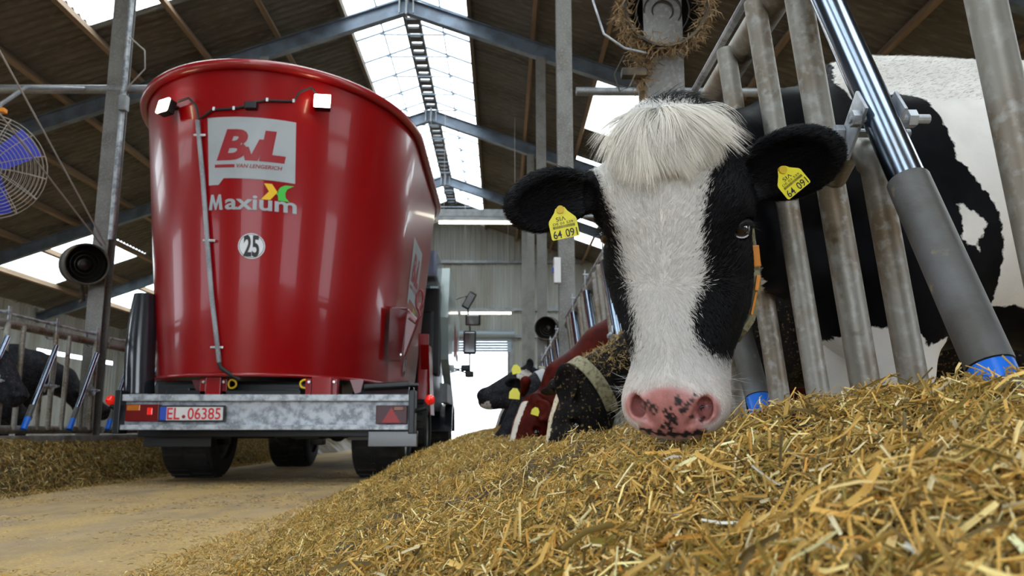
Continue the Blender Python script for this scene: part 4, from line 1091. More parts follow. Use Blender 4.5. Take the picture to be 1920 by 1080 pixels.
# eyes
def eyeball(q, rr=.0190):
    c_ = H1.w(q*.106, -.068, .186); 
    mb = MB(); ax_ = nrm(H1.s*q*.85+H1.n*.50)
    pr = [(rr*math.sin(PI*i/16), -rr*math.cos(PI*i/16)) for i in range(17)]
    o = MB().lathe(pr, c_, ax_, 28).build('eye', m_eye, cow, 60)
    ir = [(rr*1.006*math.sin(a), rr*1.006*math.cos(a)) for a in [PI*(.20+.12*i/6) for i in range(7)]]
    MB().lathe(ir, c_, ax_, 28).build('iris', m_iris, o, 60)
    # pale lower rim and inner corner
    pts = []
    for i in range(9):
        a = .75+2.1*i/8
        fw = nrm(-d0+H1.s*q*.3); uu = np.cross(fw, H1.t); uu = uu/np.linalg.norm(uu)
        if uu@H1.s*q < 0: uu = -uu
        pts.append(c_+fw*rr*.80+H1.t*rr*.80*math.sin(a+.1)*1.0+uu*rr*.85*math.cos(a+.1)*(1 if q > 0 else 1))
    if q > 0: MB().tube(pts, [.001]+[.0016]*6+[.0026, .0022], 6).build('eye_rim', m_eyew, o, 60)
    # upper lid
    lid = MB(); pts = []
    for i in range(11):
        a = PI*i/10; fw = nrm(ax_); uu = nrm(np.cross(H1.t, ax_)); vv = nrm(np.cross(ax_, uu))
        if vv@H1.t > 0: vv = -vv
        pts.append(c_+fw*rr*.62+uu*rr*1.05*math.cos(a)+vv*rr*(.55)*math.sin(a))
    lid.tube(pts, [.003, .005, .006, .0065, .007, .007, .007, .0065, .006, .005, .003], 8).build('eyelid', M('eyelid_black', (.008, .007, .008), .5) if 'eyelid_black' not in bpy.data.materials else bpy.data.materials['eyelid_black'], cow, 60)
    ls = []
    for i in range(1, 10):
        for j in range(5): ls.append(np.array(pts[i])+np.random.default_rng(i*7+j).normal(size=3)*.0015)
    vs = []; fs = []
    rg = np.random.default_rng(5)
    for p in ls:
        d = nrm(ax_*1.0+H1.t*.25+H1.s*q*.2+rg.normal(size=3)*.15)*rg.uniform(.014, .022); s = nrm(np.cross(d, -d0))*.0005; k_ = len(vs)
        vs += [p-s, p+s, p+d]; fs.append((k_, k_+1, k_+2))
    MB().add(vs, fs).build('eyelash', m_ink, cow)
eyeball(1); eyeball(-1)
# ear tags
def ear_tag(c, right_, down, W_, H_, par, text=True, k=1.):
    """c = top button position; right_/down unit vectors of the tag face"""
    c = Vector(c); r = Vector(right_).normalized(); d = Vector(down); d = (d-d.dot(r)*r).normalized(); n_ = r.cross(d)
    if n_.dot(Vector(-d0)) < 0: n_ = -n_
    sh_ = [(-.16, -.04), (.16, -.04), (.24, .10), (.47, .34), (.5, .42), (.5, .95), (.46, 1), (-.46, 1), (-.5, .95), (-.5, .42), (-.47, .34), (-.24, .10)]
    P = lambda u, v, o=0: c+r*u*W_+d*v*H_+n_*o
    o = MB().prism([P(u, v) for u, v in sh_], n_*.0016).build('ear_tag', m_tagy, par)
    MB().tube([P(0, .02, -.004), P(0, .02, .005)], .0062*k, 16).build('tag_button', M('tag_button', (.62, .42, .01), .4) if 'tag_button' not in bpy.data.materials else bpy.data.materials['tag_button'], o, 40)
    if text:
        f = lambda u, v: P(u, v, .0022)
        for body_, x0, x1, y0, y1, b in (('64', -.42, -.12, .97, .70, .01), ('091', .02, .44, .97, .70, .01), ('VIS', .12, -.22, .26, .40, 0), ('DE 03 539', -.36, .36, .52, .44, 0)):
            v, fs = fit_text(body_, x0, x1, 0, 1, b); v = [(p[0], y0+(y1-y0)*p[1]) for p in v]
            decal('tag_text', (v, fs), f, m_ink, o)
        vs = []; fs = []; x = -.38
        rg = np.random.default_rng(2)
        while x < .38:
            w_ = rg.uniform(.008, .022); k_ = len(vs); vs += [(x, .55), (x+w_, .55), (x+w_, .64), (x, .64)]; fs.append((k_, k_+1, k_+2, k_+3)); x += w_+rg.uniform(.008, .02)
        decal('tag_barcode', (vs, fs), f, m_ink, o)
    return o
rt = nrm(wpx(1087, 437, 1)-wpx(1035, 448, 1)); ear_tag(wpx(1050, 392, 1.27), rt, dn, .044, .046, cow)
rt = nrm(wpx(1508, 342, 1)-wpx(1464, 378, 1)); ear_tag(wpx(1466, 318, 1.30), rt, nrm(wpx(1486, 362, 1)-wpx(1466, 318, 1)), .046, .044, cow)
# collar behind the jaw with orange transponder
colp = [wpx(1399, 375, 1.47), wpx(1407, 430, 1.46), wpx(1414, 480, 1.455), wpx(1419, 530, 1.45), wpx(1416, 570, 1.45), wpx(1408, 600, 1.45), wpx(1396, 618, 1.45), wpx(1380, 640, 1.48), wpx(1360, 640, 1.52)]
cl = MB()
for i in range(len(colp)-1):
    a, b = Vector(colp[i]), Vector(colp[i+1]); d = (b-a); Ln = d.length; d.normalize(); s = Vector(d0+right*1.6).normalized(); s = (s-s.dot(d)*d).normalized(); u = d.cross(s)
    cl.box((a+b)/2, (Ln*1.04, .014, .004), Matrix((d, s, u)).transposed())
cc = cl.build('collar', m_strap, cow)
x = MB()
for (a, b, w_) in ((wpx(1416, 460, 1.44), wpx(1420, 500, 1.44), .012), (wpx(1422, 516, 1.44), wpx(1418, 545, 1.44), .007), (wpx(1418, 548, 1.44), wpx(1409, 590, 1.44), .004)):
    a, b = Vector(a), Vector(b); d = b-a; Ln = d.length; d.normalize(); s = Vector(-d0); s = (s-s.dot(d)*d).normalized(); u = d.cross(s)
    x.bev((a+b)/2, (Ln, .012, w_), .002, Matrix((d, s, u)).transposed())
x.build('collar_buckle', m_orange, cc)

# ---- fur ribbons on the head
def ribbons(name, P, N_, D, Ln, wd, col, m, parent, seg=3, curl=.25, lift=.35, sag=None, seed=0):
    """P roots, N_ normals, D tangent flow, Ln lengths; bends from lifted to lying"""
    rg = np.random.default_rng(seed); n = len(P); D = D-(D*N_).sum(1)[:, None]*N_; D /= np.maximum(np.linalg.norm(D, axis=1), 1e-6)[:, None]
    T = np.cross(N_, D); vs = []; pos = P.copy()
    Ln = Ln[:, None] if np.ndim(Ln) else np.full((n, 1), Ln); ang = (lift+rg.normal(size=n)*.12)[:, None]
    T = T+N_*rg.normal(size=(n, 1))*.35
    for i in range(seg+1):
        f = i/seg; w_ = wd*(1-f**2*.9)
        vs.append(pos-T*w_); vs.append(pos+T*w_)
        a = ang*(1-f*curl*2.5); stp = D*np.cos(a)+N_*np.sin(a)
        if sag is not None: stp = stp+sag*f
        pos = pos+stp*Ln/seg
    v = np.stack(vs, 1).reshape(-1, 3); q = 2*(seg+1); k_ = np.arange(n)[:, None]*q
    f = np.concatenate([k_+[2*i, 2*i+1, 2*i+3, 2*i+2] for i in range(seg)])
    return arrays_mesh(name, v, f, m, parent, True, np.repeat(col, q, 0), kind='stuff')
def fur_mat():
    m = bpy.data.materials.new('head_hair'); m.use_nodes = True; N = m.node_tree.nodes; L = m.node_tree.links; b = N['Principled BSDF']
    a = N.new('ShaderNodeVertexColor'); a.layer_name = 'Col'; L.new(a.outputs[0], b.inputs['Base Color']); b.inputs['Roughness'].default_value = .5
    b.inputs['Specular IOR Level'].default_value = .3
    t = N.new('ShaderNodeBsdfTranslucent'); L.new(a.outputs[0], t.inputs[0]); x = N.new('ShaderNodeMixShader'); x.inputs[0].default_value = .3
    L.new(b.outputs[0], x.inputs[1]); L.new(t.outputs[0], x.inputs[2]); L.new(x.outputs[0], N['Material Output'].inputs[0]); return m
m_hair = fur_mat()
rg = np.random.default_rng(21)
vis = ((CN@(-d0)) > -.15) & (L1[:, 2] > -.05) & (L1[:, 2] < .50) & (np.abs(L1[:, 0]) < .17) & (L1[:, 1] > -.26) | ear_zone(cv)
cand = np.nonzero(vis)[0]
# weight by local area: fine grid is nearly uniform
NS = 95000; pick = rg.choice(cand, NS)
P = cv[pick].astype(float)+rg.normal(size=(NS, 3))*.0016; N_, fv = F.normal(P); P = P-N_*fv[:, None]
Lp = H1.loc(P); mk = mask_main(P); keep = (mk[:, 1] < .45)
for q in (-1, 1): keep &= np.linalg.norm(P-H1.w(q*.114, -.062, .186), axis=1) > .022
P, N_, Lp, mk = P[keep], N_[keep], Lp[keep], mk[keep]; n = len(P)
wy = .268; dxs = Lp[:, 0]+.022; dzs = Lp[:, 2]-wy; ez = ear_zone(P)
fl = np.sign(dzs)*np.minimum(1, np.abs(dzs)/.02)
D = H1.s[None]*(dxs/.09)[:, None]*1.0*np.exp(-np.abs(dzs)/.12)[:, None]+H1.t[None]*fl[:, None]+H1.s[None]*np.sign(Lp[:, 0])[:, None]*.25
D = D + (H1.s[None]*np.sin(P[:, 2]*95+P[:, 0]*40)[:, None])*.22
for e in (earL, earR):
    q = P-np.asarray(e['base']); d = nrm(e['dir']); m_ = ez & (np.linalg.norm(q, axis=1) < .26); D[m_] = d
D += rg.normal(size=(n, 3))*.22
w = mk[:, 0]+rg.normal(size=n)*.035 > .5
br = rg.uniform(.72, 1.05, n)
col = np.where(w[:, None], np.array([.88, .865, .845])*br[:, None], np.array([.007, .007, .009])*br[:, None]*1.5)
mz = np.clip((Lp[:, 2]-.40)/.05, 0, 1); col = np.where(w[:, None], col*(1-mz[:, None]*[0, .10, .14]), col)
Ln = rg.uniform(.006, .011, n)*(1-.45*mz)*np.where(ez, 1.25, 1); Ln = np.where(w, Ln, Ln*.85)
ribbons('head_fur', P, N_, D, Ln, .00042, col, m_hair, cow, 2, .3, .30, seed=3)
# long topknot: strands fall from the crown to both sides
NT = 9000; base = []; 
a = rg.uniform(-1, 1, NT); b = rg.uniform(0, 1, NT)
s0 = a*.064+rg.normal(size=NT)*.004; t0 = -.012+b*.095
P = np.stack([H1.w(s0[i], .0, t0[i]) for i in range(NT)])
# march onto the surface along the view direction
P = P+H1.n[None]*.03
for _ in range(12):
    N_, fv = F.normal(P); P = P-H1.n[None]*np.clip(fv, -.02, .02)[:, None]*.9
N_, fv = F.normal(P); ok = np.abs(fv) < .006; P, N_, s0, t0, a, b = P[ok], N_[ok], s0[ok], t0[ok], a[ok], b[ok]; n = len(P)
cl_ = np.floor((s0+.2)/.0115)*17.3+np.floor((t0+.2)/.018)*7.1; ph = np.sin(cl_*12.9898)*43758.5; ph = ph-np.floor(ph)
side_ = np.where(s0 > -.005, 1, -1)
D = rg.normal(size=(n, 3))*.16+H1.s[None]*(s0/.065*.50+side_*.16+.10)[:, None]+H1.t[None]*1.05+H1.s[None]*((ph-.5)*1.15)[:, None]
D = D + rg.normal(size=(n, 3))*.07
Ln = (.050+.055*(1-b))*(.50+.72*ph)*rg.uniform(.8, 1.08, n)*(1-.35*np.abs(a)); Ln *= np.where(t0 > .05, .6, 1)
ph2 = np.sin(cl_*78.233)*15731.7; ph2 = ph2-np.floor(ph2); sag = np.tile(H1.t*.50, (n, 1))-N_*.22+H1.s[None]*((ph2-.5)*1.0)[:, None]
sh = .74+.36*ph+rg.normal(size=n)*.05; col = np.array([.86, .82, .76])[None]*sh[:, None]
ribbons('topknot', P, N_, D, Ln, .00055, np.clip(col, 0, 1), m_hair, cow, 6, .35, .62, sag=sag, seed=9)
# dark fringe behind the topknot and ear edge hair
NB = 1800; s0 = rg.uniform(-.02, .095, NB); P = np.stack([H1.w(s, -.075+rg.normal()*.01, .012+rg.normal()*.008) for s in s0]); N_, fv = F.normal(P); P = P-N_*fv[:, None]
D = H1.s[None]*1.+H1.t[None]*.35-H1.n[None]*.2+rg.normal(size=(NB, 3))*.15
ribbons('dark_fringe', P, N_, D, rg.uniform(.02, .04, NB), .0006, np.full((NB, 3), .01), m_hair, cow, 3, .3, .35, seed=4)
# whiskers on the muzzle
NW = 130; P = []; 
for i in range(NW):
    q = -1 if rg.random() < .6 else 1
    P.append(H1.w(q*rg.uniform(.062, .08), rg.uniform(-.09, -.03), rg.uniform(.43, .51)))
P = np.array(P); N_, fv = F.normal(P); P = P-N_*fv[:, None]; D = N_+rg.normal(size=(NW, 3))*.35+np.array([0, 0, -.35])
ribbons('whiskers', P, nrm(D[0])[None]*0+D/np.linalg.norm(D, axis=1)[:, None], rg.normal(size=(NW, 3)), rg.uniform(.02, .045, NW), .00022, np.full((NW, 3), .75), m_hair, cow, 3, 0, 1.35, seed=5)
# short hair along the back line and legs of the coat
bk_ = np.nonzero((cv[:, 2] > 1.30) & (CN[:, 2] > .4) & (cv[:, 0] > .9) & (CN[:, 1] < .3))[0]; NBk = 16000; pick = rg.choice(bk_, NBk); P = cv[pick].astype(float)+rg.normal(size=(NBk, 3))*.006; N_, fv = F.normal(P, .01); P = P-N_*fv[:, None]
w = mask_main(P)[:, 0] > .5; D = np.tile([1., 0, -.1], (NBk, 1))+rg.normal(size=(NBk, 3))*.3
ribbons('back_hair', P, N_, D, rg.uniform(.006, .014, NBk), .0006, np.where(w[:, None], [.66, .62, .57], [.008, .008, .01])*rg.uniform(.8, 1.05, (NBk, 1)), m_hair, cow, 2, .2, .35, seed=6)
del F

# ---- the other cattle ----------------------------------------------
def other(name, poll, t, n, neck, B, mat, label, whitefn, ears, k=1., fwd=(-1, 0, 0), lo=None, hi=None, h=.016, hf=.008, legs=True, eyes=True):
    H = Frame(poll, n, t); lo_ = np.minimum(np.array(poll)-.75, np.array(B)-[1.15, .55, .05]); hi_ = np.maximum(np.array(poll)+.75, np.array(B)+[1.15, .55, 1.62])
    f = Field(lo_, hi_, np.array(poll)-.35, np.array(poll)+.35, hf, h)
    head(f, H, k, (), True)
    nk = [(H.w(0, -.16*k, .10*k), .10*k)]+[(np.array(p, float), r) for p, r in neck]
    body(f, B, fwd, np.cross([0, 0, 1], fwd), nk, H, legs=legs)
    for e in ears: earshape(f, H, e, k)
    v, fc = f.mesh(); Lh = H.loc(v); wv = whitefn(v, Lh); 
    c = np.zeros((len(v), 3)); c[:, 0] = np.clip(.5+wv*6, 0, 1); inh = (np.abs(Lh[:, 0]) < .07*k) & (Lh[:, 2] > .465*k) & (Lh[:, 2] < .53*k) & (Lh[:, 1] > -.06*k)
    c[:, 1] = inh*(.0 if mat is m_cowdk else .5)
    o = arrays_mesh('cow', v, fc, mat, None, True, c); tag(o, label, 'cow', 'cattle feeding through the barrier')
    if eyes:
        for q in (-1, 1):
            MB().lathe([(.02*k*math.sin(PI*i/10), -.02*k*math.cos(PI*i/10)) for i in range(11)], H.w(q*.103*k, -.073*k, .2*k), H.s*q, 16).build('eye', m_eye, o, 60)
    return o, H
def strap(o, c, ax, r, w, m, flat=1.):
    """collar ring around the neck: centre, axis, radius"""
    ax = nrm(ax); a = nrm(np.cross(ax, [0, 0, 1.])); b = np.cross(ax, a); vs = []; K = 36
    for i in range(K):
        an = 2*PI*i/K; rad = a*math.cos(an)*r*flat+b*math.sin(an)*r
        for ww in (-w/2, w/2):
            for q in (1, 1.05): vs.append(np.array(c)+rad*q+ax*ww)
    fs = []
    for i in range(K):
        j = (i+1) % K; a0, b0 = i*4, j*4; fs += [(a0+1, b0+1, b0+3, a0+3), (a0, a0+2, b0+2, b0), (a0, b0, b0+1, a0+1), (a0+2, a0+3, b0+3, b0+2)]
    return MB().add(vs, fs).build('collar', m, o, 40)
# muddy black cow, head down
t2 = (-.22, -.30, -.88)
o2, H2 = other('cow', wpx(1052, 722, 3.62), t2, (-.88, -.20, .35), [((.45, 3.66, .64), .115), ((.66, 3.72, .76), .135), ((.95, 3.8, .93), .22), ((1.2, 3.85, 1.0), .3)], (1.75, 3.85, 0), m_cowmud,
   'black cow with mud and straw on its neck, head down next to the spotted cow', lambda v, L: np.where((L[:, 1] > -.09) & (L[:, 2] < .30), .036-np.abs(L[:, 0]+.0)*.8-L[:, 2]*.08, -.1),
   [(-1, dict(world=True, base=wpx(1062, 762, 3.50), dir=(.0, -.12, .6), face=(-.3, -.8, 0), L=.17, Wd=.058)), (1, dict(world=True, base=wpx(1040, 725, 3.75), dir=(-.1, .8, -.1), face=(0, -.5, .8), L=.15, Wd=.05))], h=.018)
strap(o2, (.395, 3.645, .60), np.array([.66, 3.72, .76])-np.array([.42, 3.65, .60]), .150, .06, m_strap, .9)
me_ = o2.data; cv_ = np.empty(len(me_.vertices)*3, np.float32); me_.vertices.foreach_get('co', cv_); cv_ = cv_.reshape(-1, 3); nv_ = np.empty(len(me_.vertices)*3, np.float32); me_.vertices.foreach_get('normal', nv_); nv_ = nv_.reshape(-1, 3)
m_ = (cv_[:, 0] < 1.0) & (cv_[:, 0] > .36) & (cv_[:, 2] > .62) & (nv_[:, 2] > .15) & (nv_[:, 1] < .5)
ii = np.random.default_rng(3).choice(np.nonzero(m_)[0], 1500)
clump('straw_on_neck', cv_[ii]+nv_[ii]*.003, M('straw_bits', (.42, .29, .12), .8), o2, L=(.01, .035), w=.0018, down=0, seed=8)
# red and white cow
o3, H3 = other('cow', wpx(988, 744, 4.9), (-.30, -.22, -.90), (-.78, -.5, .4), [((.38, 4.98, .73), .11), ((.64, 5.05, .93), .135), ((.95, 5.1, 1.05), .24), ((1.2, 5.1, 1.08), .3)], (1.75, 5.1, 0), m_cowred,
   'red-brown cow with white blaze, head down in the feed', lambda v, L: np.where((L[:, 1] > -.09) & (L[:, 2] < .34) & (L[:, 2] > .03), .034-np.abs(L[:, 0]+.0)*(1+L[:, 2]), -.1),
   [(-1, dict(world=True, base=wpx(1008, 752, 4.82), dir=(.16, -.40, -.30), face=(-.5, -.8, 0), L=.17, Wd=.06)), (1, dict(world=True, base=wpx(985, 720, 5.0), dir=(-.05, .8, -.45), face=(-.4, -.3, .6), L=.12, Wd=.04))], h=.02, hf=.010)
# dark grey cow with pale collar
o4, H4 = other('cow', wpx(985, 712, 6.0), (-.45, -.1, -.88), (-.85, -.3, .4), [((.32, 6.05, .74), .11), ((.65, 6.1, .84), .13), ((.95, 6.1, .98), .24), ((1.2, 6.1, 1.08), .3)], (1.75, 6.1, 0), m_cowdk,
   'dark grey cow with a pale collar behind the red-brown cow', lambda v, L: np.full(len(v), -.1),
   [(-1, dict(world=True, base=wpx(978, 722, 5.9), dir=(-.45, -.5, .1), face=(-.2, -.8, -.3), L=.16, Wd=.05)), (1, None)], h=.024, hf=.013)
strap(o4, (.315, 6.05, .738), (.33, .05, .12), .125, .07, M('collar_grey', (.35, .35, .38), .6))
# black cow raising its head in profile
o5, H5 = other('cow', wpx(990, 684, 7.1), (-.86, -.15, -.48), (-.45, -.05, .88), [((.42, 7.12, .82), .125), ((.66, 7.15, .83), .14), ((.95, 7.2, .98), .25), ((1.2, 7.2, 1.08), .3)], (1.75, 7.2, 0), m_cowdk,
   'black cow with its head raised in profile against the bright doorway', lambda v, L: np.maximum(.075-np.linalg.norm((v-wpx(984, 710, 7.0))*[1, .2, 1], axis=1), np.where((L[:, 2] > .46) & (L[:, 1] < -.10), .02, -.1)),
   [(-1, dict(world=True, base=wpx(988, 690, 7.0), dir=(.2, -.6, .25), face=(-.5, -.8, 0), L=.13, Wd=.045)), (1, None)], h=.026, hf=.012)
strap(o5, (.35, 7.08, .83), (1, 0, .05), .135, .05, m_strap)
# black and white cow, head down farther on
o6, H6 = other('cow', wpx(950, 752, 8.6), (-.35, -.2, -.9), (-.8, -.4, .4), [((.34, 8.65, .72), .11), ((.65, 8.68, .90), .13), ((.95, 8.7, 1.05), .24), ((1.2, 8.7, 1.08), .3)], (1.75, 8.75, 0), m_cowdk,
   'black cow feeding head down farthest along the right barrier', lambda v, L: np.where((L[:, 1] > -.09) & (L[:, 2] < .4), .03-np.abs(L[:, 0]), -.1),
   [(-1, None), (1, None)], h=.03, hf=.016)
def small_tag(o, c, s, rot=0.):
    c = Vector(c); R = Matrix.Rotation(rot, 3, 'Y'); sh_ = [(-.2, 0), (.2, 0), (.5, -.4), (.5, -1), (-.5, -1), (-.5, -.4)]
    MB().prism([c+R@V(x*s, 0, z*s) for x, z in sh_], V(0, -.003, 0)).build('ear_tag', m_tagy, o)
small_tag(o3, wpx(1006, 764, 4.66), .045, .3); small_tag(o4, wpx(966, 728, 5.72), .075, .1); small_tag(o5, wpx(966, 684, 6.85), .075, -.2)
# left herd
wn_ = lambda v, L: np.full(len(v), -.1)
o7, _ = other('cow', (-3.98, 6.55, 1.10), (.55, -.2, -.75), (.8, -.1, .5), [((-4.35, 6.62, 1.10), .15), ((-4.6, 6.65, 1.10), .24), ((-4.9, 6.7, 1.06), .3)], (-5.45, 6.7, -.05), m_cowdk, 'dark cow with a yellow ear tag at the left picture edge behind the bars', wn_,
   [(-1, None), (1, dict(world=True, base=(-4.02, 6.50, 1.06), dir=(.25, -.1, -.55), face=(.3, -.9, 0), L=.18, Wd=.06))], fwd=(1, 0, 0), h=.026, hf=.014)
small_tag(o7, (-3.97, 6.42, 1.08), .07, .2)
o8, _ = other('cow', (-5.0, 8.25, .95), (.5, .3, -.7), (.7, .3, .5), [((-5.2, 8.2, 1.0), .16), ((-5.5, 8.1, 1.08), .26), ((-5.7, 8.1, 1.06), .3)], (-6.2, 8.05, -.02), m_cowdk, 'dark grey cow standing behind the left bars next to the column', lambda v, L: np.where((v[:, 0] > -6.1) & (v[:, 2] < .72) & (v[:, 1] < 8.0), .02, -.1),
   [(-1, None), (1, None)], fwd=(1, 0, 0), h=.03, hf=.018)
o9, _ = other('cow', (-5.0, 9.8, 1.0), (.6, .3, -.6), (.6, .3, .6), [((-5.2, 9.8, 1.0), .16), ((-5.5, 9.7, 1.08), .26), ((-5.7, 9.7, 1.06), .3)], (-6.2, 9.6, -.02), m_cowdk, 'dark cow standing behind the left bars beside the wagon shield', wn_,
   [(-1, None), (1, None)], fwd=(1, 0, 0), h=.032, hf=.02)
# ------------------------------------------------------------------ feed heaps
def vnoise(x, y, sc, seed):
    """smooth value noise"""
    rg = np.random.default_rng(seed); T = rg.uniform(-1, 1, (64, 64)); x = x/sc; y = y/sc; xi = np.floor(x).astype(int); yi = np.floor(y).astype(int); fx = x-xi; fy = y-yi
    fx = fx*fx*(3-2*fx); fy = fy*fy*(3-2*fy); g = lambda a, b: T[a % 64, b % 64]
    return (g(xi, yi)*(1-fx)+g(xi+1, yi)*fx)*(1-fy)+(g(xi, yi+1)*(1-fx)+g(xi+1, yi+1)*fx)*fy
def heapR(x, y):
    toe = -.83-.05*np.clip(y-2.3, 0, 4.6)+.03*vnoise(y, y*0, .9, 3)+.025*vnoise(y, y*0, .3, 5)
    u = np.clip((x-toe)/1.22, 0, 1.35)
    w_ = np.clip((y-2.3)/1.7, 0, 1); u2 = np.clip(u*1.16, 0, 1.35)
    h = .395*np.where(u < 1, .78*u+.22*np.sin(u*PI/2)**2, 1)*(1-w_)+w_*(.350+.045*np.clip((y-5.5)/2.5, 0, 1)+.02*np.clip((x-.35)/.3, 0, 1))*np.where(u2 < 1, np.sin(u2*PI/2), 1)
    h = h*np.clip(1-(y-14)/16, .55, 1)
    h = h + .075*np.exp(-((x-.555)/.13)**2-((y-1.04)/.22)**2) + .03*np.exp(-((x-.20)/.30)**2-((y-1.9)/.35)**2)
    h = h - .02*np.exp(-((x-.30)/.13)**2-((y-1.36)/.14)**2)
    h = h - .02*np.exp(-((x-.15)/.3)**2-((y-3.4)/.5)**2) - .03*np.exp(-((x-.1)/.3)**2-((y-4.9)/.5)**2)
    amp = np.clip(u*3, 0, 1)
    h = h + amp*(.024*vnoise(x, y, .33, 1)+.024*vnoise(x, y, .15, 2)+.016*vnoise(x, y, .06, 8)+.006*vnoise(x, y, .022, 9))
    near = np.clip((.62-np.sqrt(x*x+y*y))/.3, 0, 1)          # the hollow the photographer rests the camera in
    h = np.minimum(h, .33-.02*near+0*x) if False else h-near*np.maximum(h-.31, 0)
    return np.where(x < toe, -.02, np.maximum(h, -.02))
def heapL(x, y):
    toe = -3.30+.07*vnoise(y, y*0, .8, 13)+.04*vnoise(y, y*0, .3, 15); u = np.clip((toe-x)/.62, 0, 1.5)
    h = .31*np.where(u < 1, np.sin(u*PI/2)**.9, 1)+np.clip(u*3, 0, 1)*(.03*vnoise(x, y, .4, 11)+.018*vnoise(x, y, .12, 12))
    return np.where(x > toe, -.02, h)
PAL = np.array([(.62, .40, .13), (.52, .34, .11), (.38, .25, .08), (.23, .17, .055), (.78, .62, .34), (.58, .30, .07), (.13, .095, .04), (.86, .78, .58), (.30, .25, .07), (.70, .50, .20)])
PAL = PAL*[1.06, 1.0, .78]; PW = np.array([.16, .15, .16, .13, .11, .025, .09, .05, .07, .06]); PW = PW/PW.sum()
def straws(hf, X, Y, Ln, Wd, rg, pal=PAL, pw=PW, up=.55, lift=.012, bright=1.):
    n = len(X); e = .004; Z = hf(X, Y); gx = (hf(X+e, Y)-hf(X-e, Y))/(2*e); gy = (hf(X, Y+e)-hf(X, Y-e))/(2*e)
    N_ = np.stack([-np.clip(gx, -2, 2), -np.clip(gy, -2, 2), np.ones(n)], 1); N_ /= np.linalg.norm(N_, axis=1)[:, None]
    D = rg.normal(size=(n, 3)); D -= (D*N_).sum(1)[:, None]*N_; D /= np.linalg.norm(D, axis=1)[:, None]
    D = D+N_*(rg.normal(size=n)*up)[:, None]; D /= np.linalg.norm(D, axis=1)[:, None]
    S = np.cross(D, N_+rg.normal(size=(n, 3))*.55); S /= np.linalg.norm(S, axis=1)[:, None]
    C = np.stack([X, Y, Z], 1)+N_*(rg.random(n)**1.5*lift)[:, None]
    C[:, 2] += np.abs(D[:, 2])*Ln*.25
    h = (D*Ln[:, None]/2); s = S*Wd[:, None]/2; b = N_*(Ln*rg.normal(size=n)*.10)[:, None]; tn = np.cross(D, S)*(Wd*.35)[:, None]
    v = np.stack([C-h-s, C-h+s, C-s+b, C+s+b, C+h-s*.8, C+h+s*.8], 1); cc = np.stack([C-h+tn, C+b+tn*1.2, C+h+tn], 1)
    v = np.concatenate([v, cc], 1)      # 9 verts: folded ribbon (stalk) with a raised middle
    k = np.arange(n)[:, None]*9
    f = np.concatenate([k+[0, 6, 7, 2], k+[6, 1, 3, 7], k+[2, 7, 8, 4], k+[7, 3, 5, 8]])
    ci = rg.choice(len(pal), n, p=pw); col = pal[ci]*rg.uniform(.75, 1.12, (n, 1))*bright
    return v.reshape(-1, 3), f, np.repeat(np.clip(col, 0, 1), 9, 0)
def surf(hf, xs, ys):
    Xg, Yg = np.meshgrid(xs, ys, indexing='ij'); Z = hf(Xg.ravel(), Yg.ravel()); v = np.stack([Xg.ravel(), Yg.ravel(), Z], 1)
    i = np.arange(len(xs)-1)[:, None]; j = np.arange(len(ys)-1)[None]; a = (i*len(ys)+j).ravel(); f = np.stack([a, a+len(ys), a+len(ys)+1, a+1], 1)
    col = np.array([.085, .055, .02])[None]*(1+.35*vnoise(v[:, 0], v[:, 1], .03, 4))[:, None]; return v, f, col  # under-surface coloured dark to stand in for shade in gaps between straws
def heap(name, hf, surfs, groups, label, m=m_straw):
    V_ = []; F_ = []; C_ = []; k = 0
    for v, f, c in surfs+groups: V_.append(v); F_.append(f+k); C_.append(c); k += len(v)
    o = arrays_mesh(name, np.concatenate(V_), np.concatenate(F_), m, None, False, np.concatenate(C_))
    return tag(o, label, 'feed', kind='stuff')
rg = np.random.default_rng(5)
def sample(n, y0, y1, x0, x1, p=2.):
    """more samples near the viewer's end"""
    u = rg.random(n); a = y0**(1-p); b = y1**(1-p); Y = (a+(b-a)*u)**(1/(1-p)); return rg.uniform(x0, x1, n), Y
gs = []
X, Y = sample(230000, .30, 2.6, -1.0, .80, 1.8); n = len(X); gs.append(straws(heapR, X, Y, rg.gamma(3, .0042, n)+.005, rg.uniform(.0007, .0030, n), rg, lift=.018, bright=1.12))
X, Y = sample(20000, .30, 2.6, -1.0, .80, 1.6); n = len(X); gs.append(straws(heapR, X, Y, rg.uniform(.018, .050, n), rg.uniform(.0012, .0038, n), rg, up=.38, lift=.026, bright=1.22))
X, Y = sample(1400, .40, 2.4, -.9, .78, 1.5); n = len(X)
gs.append(straws(heapR, X, Y, rg.uniform(.015, .035, n), rg.uniform(.002, .0045, n), rg, np.array([(.80, .70, .45), (.85, .83, .75), (.72, .52, .22)]), np.array([.45, .2, .35]), up=.25, lift=.022))
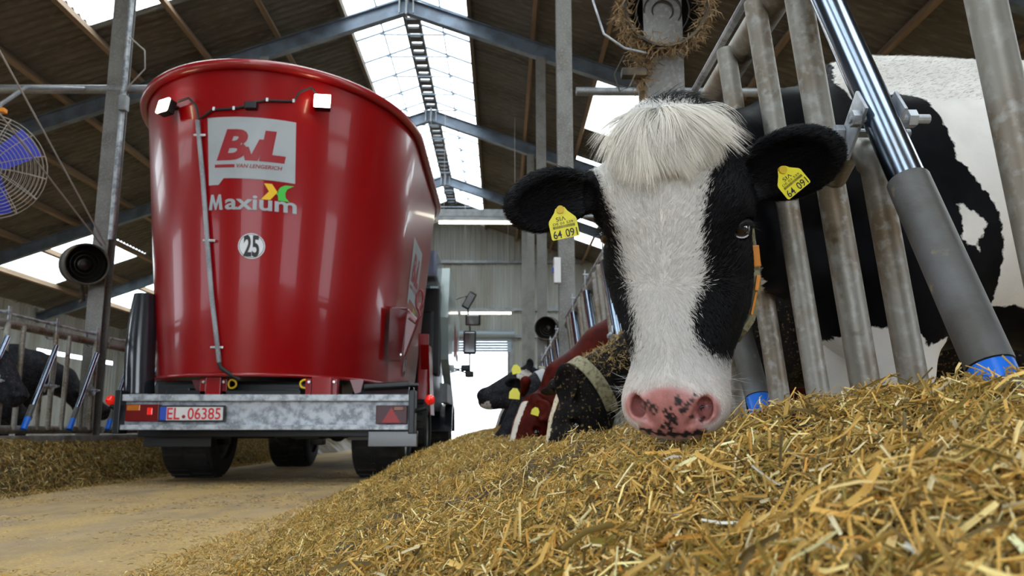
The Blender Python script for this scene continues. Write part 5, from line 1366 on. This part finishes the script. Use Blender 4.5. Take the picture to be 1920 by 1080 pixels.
X, Y = sample(900, .38, 1.15, -.5, .75, 1.5); n = len(X); gs.append(straws(heapR, X, Y, rg.uniform(.025, .06, n), rg.uniform(.0035, .0075, n), rg, up=.22, lift=.026, bright=1.15))
X, Y = sample(150000, 2.3, 14, -1.12, .72, 1.7); n = len(X); sc = .7+Y*.13; gs.append(straws(heapR, X, Y, (rg.gamma(3, .0045, n)+.006)*sc, rg.uniform(.0012, .003, n)*sc, rg, lift=.025, bright=1.1))
X, Y = rg.uniform(-1.05, .72, 16000), rg.uniform(13, 28, 16000); n = len(X); gs.append(straws(heapR, X, Y, rg.uniform(.06, .12, n), rg.uniform(.01, .02, n), rg, lift=.03))
X, Y = rg.uniform(-1.05, .72, 14000), rg.uniform(-1.2, .35, 14000); n = len(X); gs.append(straws(heapR, X, Y, rg.uniform(.015, .045, n), rg.uniform(.002, .005, n), rg, lift=.012))
sf = [surf(heapR, np.linspace(-1.12, .80, 200), np.linspace(-1.2, 3.0, 420)), surf(heapR, np.linspace(-1.12, .74, 90), np.linspace(2.98, 28.2, 900))]
heap('feed_heap', heapR, sf, gs, 'long heap of chopped straw and maize feed along the right barrier')
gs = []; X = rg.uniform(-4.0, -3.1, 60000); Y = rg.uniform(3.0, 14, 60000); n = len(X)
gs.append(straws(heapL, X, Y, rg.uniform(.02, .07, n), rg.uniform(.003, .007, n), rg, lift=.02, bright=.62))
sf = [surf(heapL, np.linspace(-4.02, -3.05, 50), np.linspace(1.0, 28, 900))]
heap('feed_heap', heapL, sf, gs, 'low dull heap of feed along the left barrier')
# loose bits scattered on the floor
fz = lambda x, y: np.zeros(len(x))+.001
n = 24000; X = rg.uniform(-3.4, -.85, n); Y = 1.9+rg.random(n)**1.5*7; m_ = vnoise(X, Y, .5, 31)+.5*vnoise(X, Y, .15, 32)+rg.normal(size=n)*.25 > .15; X, Y = X[m_], Y[m_]; n = len(X)
v, f, c = straws(fz, X, Y, rg.uniform(.006, .03, n), rg.uniform(.0012, .0032, n), rg, up=.08, lift=.004)
tag(arrays_mesh('scattered_chaff', v, f, m_straw, None, False, c), 'loose chaff scattered over the alley floor', 'chaff', kind='stuff')
